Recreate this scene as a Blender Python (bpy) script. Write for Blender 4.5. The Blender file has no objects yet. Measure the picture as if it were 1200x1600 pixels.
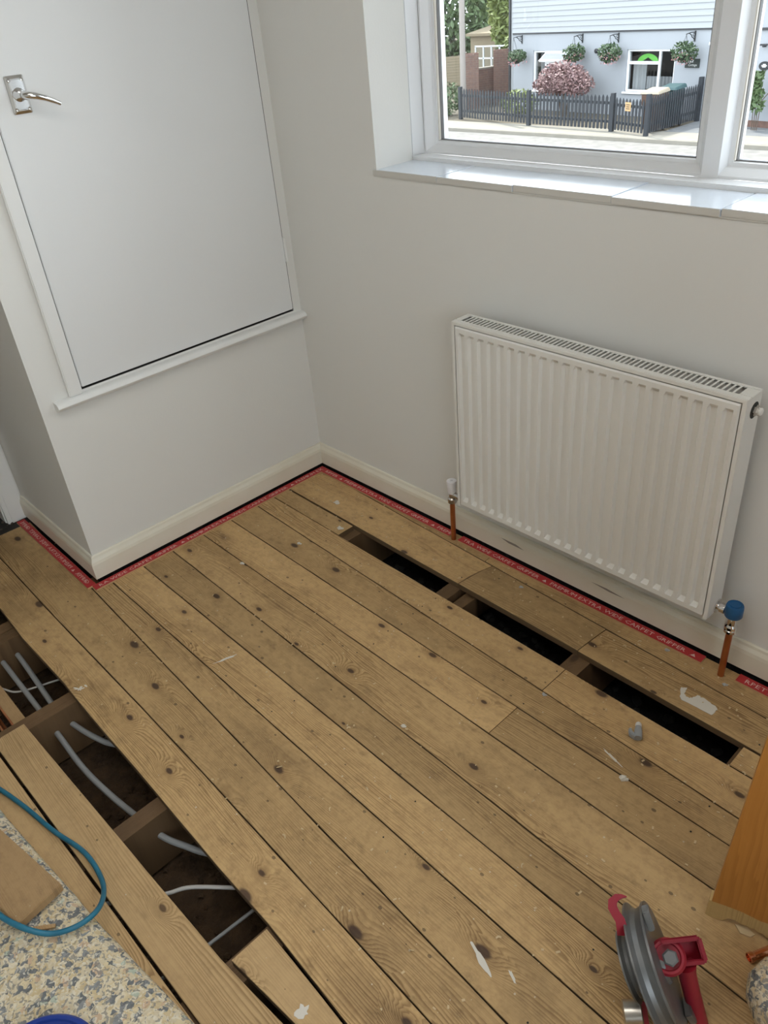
import bpy, bmesh, math, random
from mathutils import Vector, Matrix
random.seed(7)
S = bpy.context.scene
COL = S.collection
# ------------------------------------------------------------------ camera, sky, sun, exposure
CAM_R = Vector((0.686900125, 0.722063896, -0.08241328))
CAM_U = Vector((-0.3529206, 0.43054721, 0.83070822))
CAM_F = Vector((-0.63530722, 0.54152824, -0.55057416))
CAM_C = Vector((2.249174827, -1.622919642, 1.558425613))
cd = bpy.data.cameras.new('camera'); cam = bpy.data.objects.new('camera', cd); COL.objects.link(cam)
M = Matrix((CAM_R, CAM_U, -CAM_F)).transposed().to_4x4(); M.translation = CAM_C
cam.matrix_world = M
cd.sensor_fit = 'HORIZONTAL'; cd.sensor_width = 36.0; cd.lens = 36.0 * 1229.37 / 1200.0
cd.clip_start = 0.02; cd.clip_end = 300
S.camera = cam
w = bpy.data.worlds.new('sky'); S.world = w; w.use_nodes = True
bg = w.node_tree.nodes['Background']; bg.inputs['Color'].default_value = (0.86, 0.93, 1.0, 1); bg.inputs['Strength'].default_value = 4.7
sl = bpy.data.lights.new('sun', 'SUN'); sl.energy = 6.5; sl.angle = math.radians(0.6); sl.color = (1.0, 0.95, 0.86)
sun = bpy.data.objects.new('sun', sl); COL.objects.link(sun)
SUN_DIR = Vector((0.62, -0.28, -1.0))          # direction the light travels
sun.rotation_euler = SUN_DIR.to_track_quat('-Z', 'Y').to_euler(); sun.location = (-5, 10, 12)
S.view_settings.view_transform = 'Standard'; S.view_settings.look = 'None'
S.view_settings.exposure = 0.0; S.view_settings.gamma = 1.0; S.view_settings.use_curve_mapping = False

# ------------------------------------------------------------------ mesh helpers
class MB:
    def __init__(s): s.v = []; s.f = []; s.m = []
    def add(s, vs, fs, mi=0):
        o = len(s.v); s.v += [tuple(v) for v in vs]; s.f += [tuple(i + o for i in f) for f in fs]; s.m += [mi] * len(fs); return s
    def box(s, a, b, mi=0):
        x0, y0, z0 = a; x1, y1, z1 = b
        return s.add([(x0,y0,z0),(x1,y0,z0),(x1,y1,z0),(x0,y1,z0),(x0,y0,z1),(x1,y0,z1),(x1,y1,z1),(x0,y1,z1)],
                     [(0,3,2,1),(4,5,6,7),(0,1,5,4),(1,2,6,5),(2,3,7,6),(3,0,4,7)], mi)
    def obox(s, c, ax, ay, az, mi=0):      # centre and three half-axis vectors
        c = Vector(c); ax, ay, az = Vector(ax), Vector(ay), Vector(az)
        P = [c + i*ax + j*ay + k*az for k in (-1,1) for j in (-1,1) for i in (-1,1)]
        return s.add(P, [(0,2,3,1),(4,5,7,6),(0,1,5,4),(1,3,7,5),(3,2,6,7),(2,0,4,6)], mi)
    def tube(s, pts, r, n=10, mi=0, caps=True):
        pts = [Vector(p) for p in pts]; rs = r if isinstance(r, (list, tuple)) else [r]*len(pts)
        t0 = (pts[1]-pts[0]).normalized(); ref = Vector((0,0,1)) if abs(t0.z) < .9 else Vector((1,0,0))
        nn = t0.cross(ref).normalized(); V = []; F = []
        for i, p in enumerate(pts):
            t = (pts[min(i+1, len(pts)-1)] - pts[max(i-1, 0)]).normalized()
            nn = (nn - t*nn.dot(t)).normalized(); b = t.cross(nn)
            for k in range(n):
                a = 2*math.pi*k/n; V.append(p + (nn*math.cos(a) + b*math.sin(a))*rs[i])
        for i in range(len(pts)-1):
            for k in range(n): F.append((i*n+k, i*n+(k+1)%n, (i+1)*n+(k+1)%n, (i+1)*n+k))
        if caps: F.append(tuple(range(n))[::-1]); F.append(tuple(range((len(pts)-1)*n, len(pts)*n)))
        return s.add(V, F, mi)
    def lathe(s, o, axis, prof, n=20, mi=0):    # prof: (radius, height along the axis)
        o = Vector(o); a = Vector(axis).normalized(); ref = Vector((0,0,1)) if abs(a.z) < .9 else Vector((1,0,0))
        u = a.cross(ref).normalized(); v = a.cross(u); V = []; F = []
        for r, h in prof:
            for k in range(n):
                t = 2*math.pi*k/n; V.append(o + a*h + (u*math.cos(t) + v*math.sin(t))*r)
        for i in range(len(prof)-1):
            for k in range(n): F.append((i*n+k, i*n+(k+1)%n, (i+1)*n+(k+1)%n, (i+1)*n+k))
        F.append(tuple(range(n))[::-1]); F.append(tuple(range((len(prof)-1)*n, len(prof)*n)))
        return s.add(V, F, mi)
    def prism(s, poly, vec, mi=0):              # 3D polygon swept along vec
        P = [Vector(p) for p in poly]; n = len(P); vec = Vector(vec)
        return s.add(P + [p + vec for p in P], [tuple(range(n))[::-1], tuple(range(n, 2*n))] + [(i, (i+1)%n, n+(i+1)%n, n+i) for i in range(n)], mi)

def link_mesh(name, me, parent=None, origin=(0,0,0)):
    o = bpy.data.objects.new(name, me); COL.objects.link(o)
    if parent: o.parent = parent
    o.location = origin
    return o
def world_origin(o):
    p = Vector((0,0,0))
    while o: p += Vector(o.location); o = o.parent
    return p
def build(name, mb, mats, parent=None, smooth=False, bevel=0, own_origin=False, origin=None):
    """vertices are world coordinates; the mesh is stored relative to its own origin"""
    if not isinstance(mats, (list, tuple)): mats = [mats]
    base = world_origin(parent) if parent else None
    if origin is None:
        if parent is None or own_origin:
            xs = [v[0] for v in mb.v]; ys = [v[1] for v in mb.v]; zs = [v[2] for v in mb.v]
            origin = Vector(((min(xs)+max(xs))/2, (min(ys)+max(ys))/2, min(zs)))
        else: origin = base
    origin = Vector(origin)
    me = bpy.data.meshes.new(name)
    me.from_pydata([tuple(Vector(v) - origin) for v in mb.v], [], mb.f)
    for m in mats: me.materials.append(m)
    me.polygons.foreach_set('material_index', mb.m)
    bm = bmesh.new(); bm.from_mesh(me); bmesh.ops.recalc_face_normals(bm, faces=bm.faces)
    if bevel:
        es = [e for e in bm.edges if len(e.link_faces) == 2 and e.calc_face_angle(0) > .5]
        bmesh.ops.bevel(bm, geom=es, offset=bevel, segments=2, affect='EDGES', clamp_overlap=True)
    bm.to_mesh(me); bm.free()
    if smooth:
        me.polygons.foreach_set('use_smooth', [True]*len(me.polygons))
        try: me.set_sharp_from_angle(angle=math.radians(35))
        except Exception: pass
    me.update()
    return link_mesh(name, me, parent, origin - base if base is not None else origin)
def tag(o, label, cat, group=None, kind=None):
    o['label'] = label; o['category'] = cat
    if group: o['group'] = group
    if kind: o['kind'] = kind
    return o
def thing(name, label, cat, loc=(0,0,0), group=None):
    o = bpy.data.objects.new(name, None); COL.objects.link(o); o.location = loc; o.empty_display_size = .05
    return tag(o, label, cat, group)
def struct(o): o['kind'] = 'structure'; return o
def struct_empty(name, loc=(0,0,0)):
    o = bpy.data.objects.new(name, None); COL.objects.link(o); o.location = loc; o.empty_display_size = .05
    return struct(o)
def stuff(o): o['kind'] = 'stuff'; return o
def bool_cut(o, cutter_mb):
    me = bpy.data.meshes.new('cut'); me.from_pydata(cutter_mb.v, [], cutter_mb.f)
    bm = bmesh.new(); bm.from_mesh(me); bmesh.ops.recalc_face_normals(bm, faces=bm.faces); bm.to_mesh(me); bm.free()
    c = bpy.data.objects.new('cut', me); COL.objects.link(c)
    md = o.modifiers.new('b', 'BOOLEAN'); md.object = c; md.operation = 'DIFFERENCE'; md.solver = 'EXACT'
    bpy.context.view_layer.update()
    dg = bpy.context.evaluated_depsgraph_get()
    new = bpy.data.meshes.new_from_object(o.evaluated_get(dg)); o.modifiers.clear(); o.data = new
    bpy.data.objects.remove(c)

# ------------------------------------------------------------------ materials
def mat(name, col, rough=.6, metal=0, spec=.5, coat=0, noise=None, bump=None):
    m = bpy.data.materials.new(name); m.use_nodes = True; nt = m.node_tree; b = nt.nodes['Principled BSDF']
    b.inputs['Base Color'].default_value = (*col, 1); b.inputs['Roughness'].default_value = rough; b.inputs['Metallic'].default_value = metal
    b.inputs['Specular IOR Level'].default_value = spec; b.inputs['Coat Weight'].default_value = coat
    L = nt.links
    if noise or bump: tc = nt.nodes.new('ShaderNodeTexCoord')
    if noise:                                   # (scale, amount, second colour)
        n = nt.nodes.new('ShaderNodeTexNoise'); n.inputs['Scale'].default_value = noise[0]; n.inputs['Detail'].default_value = 5
        L.new(tc.outputs['Object'], n.inputs['Vector'])
        r = nt.nodes.new('ShaderNodeValToRGB'); r.color_ramp.elements[0].position = .5 - noise[1]/2; r.color_ramp.elements[1].position = .5 + noise[1]/2
        r.color_ramp.elements[0].color = (*noise[2], 1); r.color_ramp.elements[1].color = (*col, 1)
        L.new(n.outputs['Fac'], r.inputs['Fac']); L.new(r.outputs['Color'], b.inputs['Base Color'])
    if bump:                                    # (scale, strength, distance)
        n = nt.nodes.new('ShaderNodeTexNoise'); n.inputs['Scale'].default_value = bump[0]; n.inputs['Detail'].default_value = 4
        L.new(tc.outputs['Object'], n.inputs['Vector'])
        bp = nt.nodes.new('ShaderNodeBump'); bp.inputs['Strength'].default_value = bump[1]; bp.inputs['Distance'].default_value = bump[2]
        L.new(n.outputs['Fac'], bp.inputs['Height']); L.new(bp.outputs['Normal'], b.inputs['Normal'])
    return m
class NT:
    def __init__(s, nt): s.nt = nt
    def val(s, x, inp):
        if isinstance(x, (int, float)): inp.default_value = x
        elif isinstance(x, tuple): inp.default_value = x
        else: s.nt.links.new(x, inp)
    def math(s, op, a, b=0.0, c=0.0, clamp=False):
        n = s.nt.nodes.new('ShaderNodeMath'); n.operation = op; n.use_clamp = clamp
        s.val(a, n.inputs[0]); s.val(b, n.inputs[1]); s.val(c, n.inputs[2]); return n.outputs[0]
    def comb(s, x, y, z):
        n = s.nt.nodes.new('ShaderNodeCombineXYZ'); s.val(x, n.inputs[0]); s.val(y, n.inputs[1]); s.val(z, n.inputs[2]); return n.outputs[0]
    def noise(s, vec, scale=1, detail=3, rough=.5):
        n = s.nt.nodes.new('ShaderNodeTexNoise'); s.val(vec, n.inputs['Vector']); n.inputs['Scale'].default_value = scale; n.inputs['Detail'].default_value = detail; n.inputs['Roughness'].default_value = rough; return n.outputs['Fac']
    def voro(s, vec, scale=1, rnd=1.0, dim='3D'):
        n = s.nt.nodes.new('ShaderNodeTexVoronoi'); n.voronoi_dimensions = dim; s.val(vec, n.inputs['Vector']); n.inputs['Scale'].default_value = scale; n.inputs['Randomness'].default_value = rnd; return n
    def mix(s, f, a, b, mode='MIX'):
        n = s.nt.nodes.new('ShaderNodeMix'); n.data_type = 'RGBA'; n.blend_type = mode; s.val(f, n.inputs[0]); s.val(a, n.inputs[6]); s.val(b, n.inputs[7]); return n.outputs[2]
    def ramp(s, f, p0, p1):
        n = s.nt.nodes.new('ShaderNodeMapRange'); n.interpolation_type = 'SMOOTHSTEP'; s.val(f, n.inputs[0]); n.inputs[1].default_value = p0; n.inputs[2].default_value = p1; return n.outputs[0]

def wood(name, light, dark, knot, rings=150, warp=5.0, grain=.55, dirt=.5, specks=True, rough=.62, axis='x', knots=.55, vary=.16):
    m = bpy.data.materials.new(name); m.use_nodes = True; nt = m.node_tree; b = nt.nodes['Principled BSDF']; T = NT(nt)
    tc = nt.nodes.new('ShaderNodeTexCoord'); sp = nt.nodes.new('ShaderNodeSeparateXYZ'); nt.links.new(tc.outputs['Object'], sp.inputs[0])
    oi = nt.nodes.new('ShaderNodeObjectInfo'); R = oi.outputs['Random']
    if axis == 'x': X, Y, Zc = sp.outputs[0], sp.outputs[1], sp.outputs[2]
    elif axis == 'y': X, Y, Zc = sp.outputs[1], sp.outputs[0], sp.outputs[2]
    else: X, Y, Zc = sp.outputs[2], sp.outputs[0], sp.outputs[1]
    X = T.math('ADD', X, T.math('MULTIPLY', R, 57.0)); Yr = T.math('ADD', Y, T.math('MULTIPLY', R, 3.7)); Rz = T.math('MULTIPLY', R, 91.0)
    # slow warp: gives cathedral arches along the board
    wv = T.noise(T.comb(T.math('MULTIPLY', X, .9), T.math('MULTIPLY', Yr, 7.0), Rz), 1.0, 2.0)
    wv2 = T.noise(T.comb(T.math('MULTIPLY', X, 6.0), T.math('MULTIPLY', Yr, 22.0), Rz), 1.0, 2.0)
    kv = T.voro(T.comb(T.math('MULTIPLY', X, 4.6), T.math('MULTIPLY', Yr, 8.8), 0.0), 1.0, .9, '2D')
    sepc = nt.nodes.new('ShaderNodeSeparateColor'); nt.links.new(kv.outputs['Color'], sepc.inputs[0])
    has = T.math('LESS_THAN', sepc.outputs[0], knots)
    size = T.math('MULTIPLY_ADD', sepc.outputs[1], .065, .035)
    dn = T.math('DIVIDE', kv.outputs['Distance'], size)
    dw = T.math('ADD', dn, T.math('MULTIPLY', T.math('SUBTRACT', wv2, .5), .9))
    bumpk = T.math('MULTIPLY', has, T.math('EXPONENT', T.math('MULTIPLY', T.math('MULTIPLY', dn, dn), -.12)))
    g = T.math('MULTIPLY', Yr, float(rings))
    g = T.math('MULTIPLY_ADD', wv, warp*2.2, g); g = T.math('MULTIPLY_ADD', wv2, 1.3, g); g = T.math('MULTIPLY_ADD', T.noise(T.comb(T.math('MULTIPLY', X, .5), T.math('MULTIPLY', Yr, 60.0), Rz), 1.0, 2.0), 3.2, g); g = T.math('MULTIPLY_ADD', bumpk, 6.5, g)
    fr = T.math('FRACT', g)
    ring = T.math('MULTIPLY', T.ramp(fr, .25, .86), T.math('SUBTRACT', 1.0, T.ramp(fr, .88, 1.0)))
    ring = T.math('MULTIPLY', ring, T.ramp(T.noise(T.comb(T.math('MULTIPLY', X, 1.3), T.math('MULTIPLY', Yr, 9.0), Rz), 1.0, 3.0), .36, .70))
    fine = T.noise(T.comb(T.math('MULTIPLY', X, 14.0), T.math('MULTIPLY', Yr, 900.0), Rz), 1.0, 3.0)
    knotm = T.math('MULTIPLY', has, T.math('SUBTRACT', 1.0, T.ramp(dw, .55, 1.15)))
    halo = T.math('MULTIPLY', has, T.math('SUBTRACT', 1.0, T.ramp(dw, .9, 3.0)))
    c = T.mix(T.math('MULTIPLY', ring, grain), (*light, 1), (*dark, 1))
    c = T.mix(T.math('MULTIPLY', T.math('SUBTRACT', fine, .35), .45, clamp=True), c, (*dark, 1))
    c = T.mix(T.math('MULTIPLY', halo, .30), c, (*dark, 1))
    d1 = T.ramp(T.noise(T.comb(T.math('MULTIPLY', X, 3.2), T.math('MULTIPLY', Yr, 6.5), Rz), 1.0, 6.0, .62), .50, .74)
    d2 = T.ramp(T.noise(T.comb(T.math('MULTIPLY', X, 13.0), T.math('MULTIPLY', Yr, 26.0), Rz), 1.0, 6.0, .7), .52, .76)
    d3 = T.ramp(T.noise(T.comb(T.math('MULTIPLY', X, 45.0), T.math('MULTIPLY', Yr, 60.0), Rz), 1.0, 4.0, .7), .40, .70)
    c = T.mix(T.math('MULTIPLY', d3, .28*dirt), c, (dark[0]*.9, dark[1]*.9, dark[2]*.9, 1))
    c = T.mix(T.math('MULTIPLY', d1, .42*dirt), c, (dark[0]*.62, dark[1]*.66, dark[2]*.8, 1))
    c = T.mix(T.math('MULTIPLY', d2, .48*dirt), c, (dark[0]*.5, dark[1]*.52, dark[2]*.6, 1))
    c = T.mix(T.math('MULTIPLY', knotm, .9), c, (*knot, 1))
    if specks:
        v1 = T.voro(T.comb(T.math('MULTIPLY', X, 34.0), T.math('MULTIPLY', Yr, 34.0), 0.0), 1.0, 1.0, '2D')
        s1 = nt.nodes.new('ShaderNodeSeparateColor'); nt.links.new(v1.outputs['Color'], s1.inputs[0])
        m1 = T.math('MULTIPLY', T.math('LESS_THAN', s1.outputs[0], .10), T.math('LESS_THAN', v1.outputs['Distance'], T.math('MULTIPLY', s1.outputs[1], .08)))
        c = T.mix(T.math('MULTIPLY', m1, .7), c, (.62, .55, .42, 1))
        v2 = T.voro(T.comb(T.math('MULTIPLY', X, 21.0), T.math('MULTIPLY', Yr, 30.0), 0.0), 1.0, 1.0, '2D')
        s2 = nt.nodes.new('ShaderNodeSeparateColor'); nt.links.new(v2.outputs['Color'], s2.inputs[0])
        m2 = T.math('MULTIPLY', T.math('LESS_THAN', s2.outputs[0], .13), T.math('LESS_THAN', v2.outputs['Distance'], T.math('MULTIPLY', s2.outputs[1], .12)))
        c = T.mix(T.math('MULTIPLY', m2, .6), c, (.05, .035, .025, 1))
    hv = T.math('MULTIPLY_ADD', R, vary*2, 1.0 - vary)
    hs = nt.nodes.new('ShaderNodeHueSaturation'); nt.links.new(c, hs.inputs['Color']); nt.links.new(hv, hs.inputs['Value'])
    hs.inputs['Saturation'].default_value = 1.0
    nt.links.new(hs.outputs[0], b.inputs['Base Color'])
    b.inputs['Roughness'].default_value = rough; b.inputs['Specular IOR Level'].default_value = .3
    bp = nt.nodes.new('ShaderNodeBump'); bp.inputs['Strength'].default_value = .25; bp.inputs['Distance'].default_value = .001
    nt.links.new(T.math('SUBTRACT', T.math('MULTIPLY', fine, .6), T.math('MULTIPLY_ADD', ring, .5, T.math('MULTIPLY', d2, .7))), bp.inputs['Height']); nt.links.new(bp.outputs['Normal'], b.inputs['Normal'])
    return m

BOARD = wood('old_pine_board', (.58, .385, .180), (.22, .120, .046), (.06, .034, .024), rings=165, grain=.8, dirt=.95, warp=7.5, knots=.42)
BEDGE = mat('shaded_board_edge', (.13, .078, .036), .85)  # board sides darkened so the joints between boards look shaded
LOOSE = wood('pale_pine_board', (.60, .405, .20), (.32, .195, .085), (.11, .065, .035), rings=190, warp=4.5, grain=.9, dirt=.6, knots=.3)
OFFCUT = wood('offcut_board', (.44, .285, .14), (.24, .135, .06), (.10, .06, .04), rings=230, warp=3, grain=.5, dirt=.8, knots=.12)
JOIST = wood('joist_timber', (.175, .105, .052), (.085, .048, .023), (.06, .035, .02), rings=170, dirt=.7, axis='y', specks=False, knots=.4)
VARN = wood('varnished_pine', (.55, .235, .052), (.36, .13, .025), (.18, .06, .02), rings=70, warp=3, grain=.5, dirt=.1, specks=False, rough=.35, axis='z', knots=.12, vary=.0)
RAW = wood('raw_broken_pine', (.60, .42, .18), (.40, .24, .085), (.2, .1, .04), rings=170, grain=.6, dirt=.4, specks=False, axis='z', knots=.05, vary=.0)
WALL = mat('matt_white_wall', (.755, .748, .71), .85, spec=.2, bump=(160, .12, .002))
CEIL = mat('ceiling_white', (.82, .81, .78), .9, spec=.1)
GLOSS = mat('white_gloss', (.80, .80, .775), .28, bump=(45, .06, .002))
DOORP = mat('white_satin_door', (.77, .775, .765), .42, bump=(30, .05, .002))
SKIRT = mat('cream_gloss', (.80, .77, .66), .30, noise=(7, .5, (.74, .69, .56)), bump=(35, .10, .002))
UPVC = mat('white_plastic', (.80, .81, .82), .25)
BEAD = mat('cream_plastic', (.78, .74, .66), .35)
GASK = mat('grey_gasket', (.16, .16, .16), .5)
TILE = mat('white_glazed_tile', (.72, .77, .83), .12, noise=(5, .6, (.66, .72, .80)))
TILEE = mat('tile_edge', (.62, .60, .55), .6)
RADW = mat('radiator_enamel', (.80, .79, .745), .32)
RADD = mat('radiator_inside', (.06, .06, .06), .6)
CHROME = mat('chrome', (.78, .78, .78), .08, 1.0)
BRASSN = mat('nickel', (.55, .53, .50), .22, 1.0)
COPPER = mat('copper', (.62, .27, .13), .32, 1.0, noise=(18, .5, (.42, .15, .07)))
COPPER2 = mat('bright_copper', (.80, .42, .28), .16, 1.0)
BLUE = mat('blue_plastic', (.012, .10, .25), .42)
WCAP = mat('white_cap', (.86, .86, .89), .4)
RED = mat('red_print', (.50, .028, .034), .5, noise=(40, .5, (.40, .024, .028)))
PLY = mat('gripper_ply', (.52, .33, .17), .7)
INK = mat('white_print', (.74, .52, .47), .6)
PIN = mat('steel_pin', (.35, .33, .3), .35, 1.0)
GREYP = mat('grey_plastic_pipe', (.34, .35, .35), .45)
WCAB = mat('white_cable', (.62, .60, .56), .5)
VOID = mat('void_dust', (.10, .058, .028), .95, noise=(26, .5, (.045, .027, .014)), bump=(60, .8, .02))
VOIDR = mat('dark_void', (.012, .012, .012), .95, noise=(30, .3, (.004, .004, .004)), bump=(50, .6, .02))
RUBB = mat('void_rubble', (.045, .045, .042), .9, noise=(20, .4, (.015, .015, .015)))
BENDR = mat('red_paint', (.36, .018, .035), .38, noise=(16, .35, (.28, .012, .028)), bump=(60, .1, .002))
CAST = mat('cast_aluminium', (.27, .275, .275), .38, .55, noise=(14, .5, (.17, .175, .178)), bump=(50, .15, .002))
STEEL = mat('bright_steel', (.58, .55, .5), .28, 1.0)
HOSE = mat('teal_plastic', (.015, .13, .21), .42, noise=(30, .4, (.02, .17, .26)))
NAVY = mat('blue_tub', (.015, .045, .26), .32)
CHIP = mat('shaving', (.62, .47, .27), .7)
PAINT = mat('dried_paint', (.70, .66, .58), .7)
PLAST = mat('grey_plaster_lump', (.36, .36, .35), .8, noise=(90, .5, (.5, .5, .48)))
CLIPG = mat('grey_clip_plastic', (.33, .35, .37), .45)
CLIPW = mat('white_clip_plastic', (.72, .71, .68), .5)
GAP_NAIL = mat('gap_shade_and_nail_dark', (.03, .028, .026), .9)  # painted crack shade, also nail heads and the bleed disc
SMEAR = mat('bare_grey_patch', (.30, .27, .23), .6)
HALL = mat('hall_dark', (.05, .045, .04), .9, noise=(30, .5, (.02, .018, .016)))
RUBBLE = mat('doorway_debris', (.14, .11, .09), .9, noise=(60, .6, (.03, .028, .025)))

def glassmat():
    m = bpy.data.materials.new('window_glass'); m.use_nodes = True; nt = m.node_tree; nt.nodes.remove(nt.nodes['Principled BSDF'])
    t = nt.nodes.new('ShaderNodeBsdfTransparent'); t.inputs[0].default_value = (.93, .95, .95, 1)
    g = nt.nodes.new('ShaderNodeBsdfGlossy'); g.inputs['Roughness'].default_value = .02
    f = nt.nodes.new('ShaderNodeFresnel'); f.inputs['IOR'].default_value = 1.35
    x = nt.nodes.new('ShaderNodeMixShader'); nt.links.new(f.outputs[0], x.inputs[0]); nt.links.new(t.outputs[0], x.inputs[1]); nt.links.new(g.outputs[0], x.inputs[2])
    nt.links.new(x.outputs[0], nt.nodes['Material Output'].inputs[0]); return m
GLASS = glassmat()
def underlay_mat():
    m = bpy.data.materials.new('crumb_foam'); m.use_nodes = True; nt = m.node_tree; b = nt.nodes['Principled BSDF']; T = NT(nt)
    tc = nt.nodes.new('ShaderNodeTexCoord'); mp = nt.nodes.new('ShaderNodeVectorMath'); mp.operation = 'ADD'
    nz = nt.nodes.new('ShaderNodeTexNoise'); nz.inputs['Scale'].default_value = 60; nz.inputs['Detail'].default_value = 3; nt.links.new(tc.outputs['Object'], nz.inputs['Vector'])
    sc = nt.nodes.new('ShaderNodeVectorMath'); sc.operation = 'SCALE'; sc.inputs['Scale'].default_value = .022; nt.links.new(nz.outputs['Color'], sc.inputs[0])
    nt.links.new(tc.outputs['Object'], mp.inputs[0]); nt.links.new(sc.outputs[0], mp.inputs[1])
    v = T.voro(mp.outputs[0], 98.0); s1 = nt.nodes.new('ShaderNodeSeparateColor'); nt.links.new(v.outputs['Color'], s1.inputs[0])
    rp = nt.nodes.new('ShaderNodeValToRGB'); rp.color_ramp.interpolation = 'CONSTANT'
    els = [(0, (.60, .48, .29)), (.22, (.68, .57, .37)), (.42, (.17, .175, .175)), (.53, (.62, .53, .37)), (.72, (.27, .275, .27)), (.80, (.58, .42, .28)), (.85, (.70, .61, .44)), (.97, (.46, .50, .40))]
    e = rp.color_ramp.elements; e[0].position = 0; e[0].color = (*els[0][1], 1); e[1].position = els[1][0]; e[1].color = (*els[1][1], 1)
    for p, c in els[2:]:
        n = e.new(p); n.color = (*c, 1)
    nt.links.new(s1.outputs[0], rp.inputs[0])
    v2 = T.voro(mp.outputs[0], 230.0); s2 = nt.nodes.new('ShaderNodeSeparateColor'); nt.links.new(v2.outputs['Color'], s2.inputs[0])
    c = T.mix(T.math('MULTIPLY', T.math('LESS_THAN', s2.outputs[0], .22), .7), rp.outputs[0], (.22, .22, .215, 1))
    c = T.mix(T.math('MULTIPLY', T.math('GREATER_THAN', s2.outputs[0], .85), .6), c, (.75, .70, .58, 1))
    nt.links.new(c, b.inputs['Base Color']); b.inputs['Roughness'].default_value = .9; b.inputs['Specular IOR Level'].default_value = .15
    bp = nt.nodes.new('ShaderNodeBump'); bp.inputs['Strength'].default_value = .6; bp.inputs['Distance'].default_value = .004
    nt.links.new(T.math('ADD', v.outputs['Distance'], nz.outputs['Fac']), bp.inputs['Height']); nt.links.new(bp.outputs['Normal'], b.inputs['Normal'])
    return m
FOAM = underlay_mat()

# ================================================================== STRUCTURE
CZ = 2.40
b = MB()
b.box((-.9, 0, .0), (3.6, .30, 1.118)); b.box((-.9, 0, 1.118), (.461, .147, CZ)); b.box((-.9, .147, 1.118), (.448, .30, CZ)); b.box((.461, 0, 2.28), (2.62, .30, CZ)); b.box((2.62, 0, 1.118), (3.6, .30, CZ))
struct(build('wall_window', b, WALL))
b = MB(); b.box((-.30, -.978, .0), (0, 0, .640)); b.box((-.30, -.978, .640), (0, -.846, CZ)); b.box((-.30, -.033, .640), (0, 0, CZ))
b.box((-.62, -.978, .0), (-.30, 0, CZ)); struct(build('wall_cupboard', b, WALL))
b = MB(); b.box((-.72, -1.045, 0), (-.60, -.978, CZ)); b.box((-.72, -1.85, 2.03), (-.60, -1.045, CZ)); b.box((-.72, -3.5, 0), (-.60, -1.85, CZ)); struct(build('wall_left', b, WALL))
b = MB(); b.box((-.72, -3.62, -.25), (3.6, -3.5, CZ)); struct(build('wall_back', b, WALL))
b = MB(); b.box((3.5, -3.5, -.25), (3.62, .3, .75)); b.box((3.5, -3.5, .75), (3.62, -2.75, CZ)); b.box((3.5, -.75, .75), (3.62, .3, CZ)); b.box((3.5, -2.75, 2.2), (3.62, -.75, CZ)); struct(build('wall_right', b, WALL))
b = MB(); b.box((-.9, -3.62, CZ), (3.62, .3, CZ+.1)); struct(build('ceiling', b, CEIL))
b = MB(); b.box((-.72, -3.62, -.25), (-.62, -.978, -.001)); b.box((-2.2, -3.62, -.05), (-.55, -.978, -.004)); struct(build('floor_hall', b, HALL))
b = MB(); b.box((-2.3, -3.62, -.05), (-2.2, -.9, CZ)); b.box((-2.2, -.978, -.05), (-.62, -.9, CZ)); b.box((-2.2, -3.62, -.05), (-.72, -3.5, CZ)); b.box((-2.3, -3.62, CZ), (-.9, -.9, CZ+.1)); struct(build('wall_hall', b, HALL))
b = MB(); b.box((-.62, -.985, 0), (-.588, -1.045, 2.08)); b.box((-.606, -1.045, 0), (-.588, -1.058, 2.05)); b.box((-.72, -1.045, 0), (-.606, -1.062, 2.04)); struct(build('trim_1', b, GLOSS, bevel=.003))
# unseen eaves above the window, overhang sized to shade it
b = MB(); b.box((-1.5, .30, 2.46), (4.5, .60, 2.5)); b.box((-1.5, .57, 2.46), (4.5, .60, 2.62)); b.add([(-1.5,.66,2.6),(4.5,.66,2.6),(4.5,-3.8,4.2),(-1.5,-3.8,4.2)], [(0,1,2,3)]); struct(build('trim_2', b, UPVC))

# unseen ceiling light, added to fill the room with light
t = thing('added_fill_light', 'added unseen fill light, a flat square white panel on the ceiling', 'fill light', (1.45,-1.45,CZ-.05))
b = MB(); b.box((.93,-1.97,CZ-.05),(1.97,-.93,CZ-.001)); build('housing', b, GLOSS, t, bevel=.006)
al = bpy.data.lights.new('added_fill_light', 'AREA'); al.shape = 'SQUARE'; al.size = 1.0; al.energy = 12.0; al.color = (1.0, .96, .90)
ao = bpy.data.objects.new('fill_panel', al); COL.objects.link(ao); ao.parent = t; ao.location = (0, 0, -.004)
# ---- skirting boards
def skirting(name, p0, p1, nrm, m=SKIRT, miter0=0, miter1=0):
    p0, p1, n = Vector(p0), Vector(p1), Vector(nrm); d = (p1-p0).normalized()
    prof = [(0,.013),(.016,.013),(.016,.066),(.014,.076),(.0085,.086),(.007,.0935),(.0045,.096),(0,.096)]
    V = []
    for P, mt in ((p0, miter0), (p1, miter1)):
        for o, z in prof: V.append(P + n*o + d*o*mt + Vector((0,0,z)))
    k = len(prof); b = MB(); b.add(V, [(i, (i+1) % k, k+(i+1) % k, k+i) for i in range(k)] + [tuple(range(k)), tuple(range(k, 2*k))])
    return struct(build(name, b, m, smooth=False))
bl = skirting('baseboard_left', (0,-.978,0), (0,0,0), (1,0,0), miter0=-1, miter1=-1)
bs = skirting('baseboard_side', (-.588,-.978,0), (0,-.978,0), (0,-1,0), miter0=0, miter1=1)
bw = skirting('baseboard_window', (0,0,0), (3.5,0,0), (0,-1,0), miter0=1)
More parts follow.
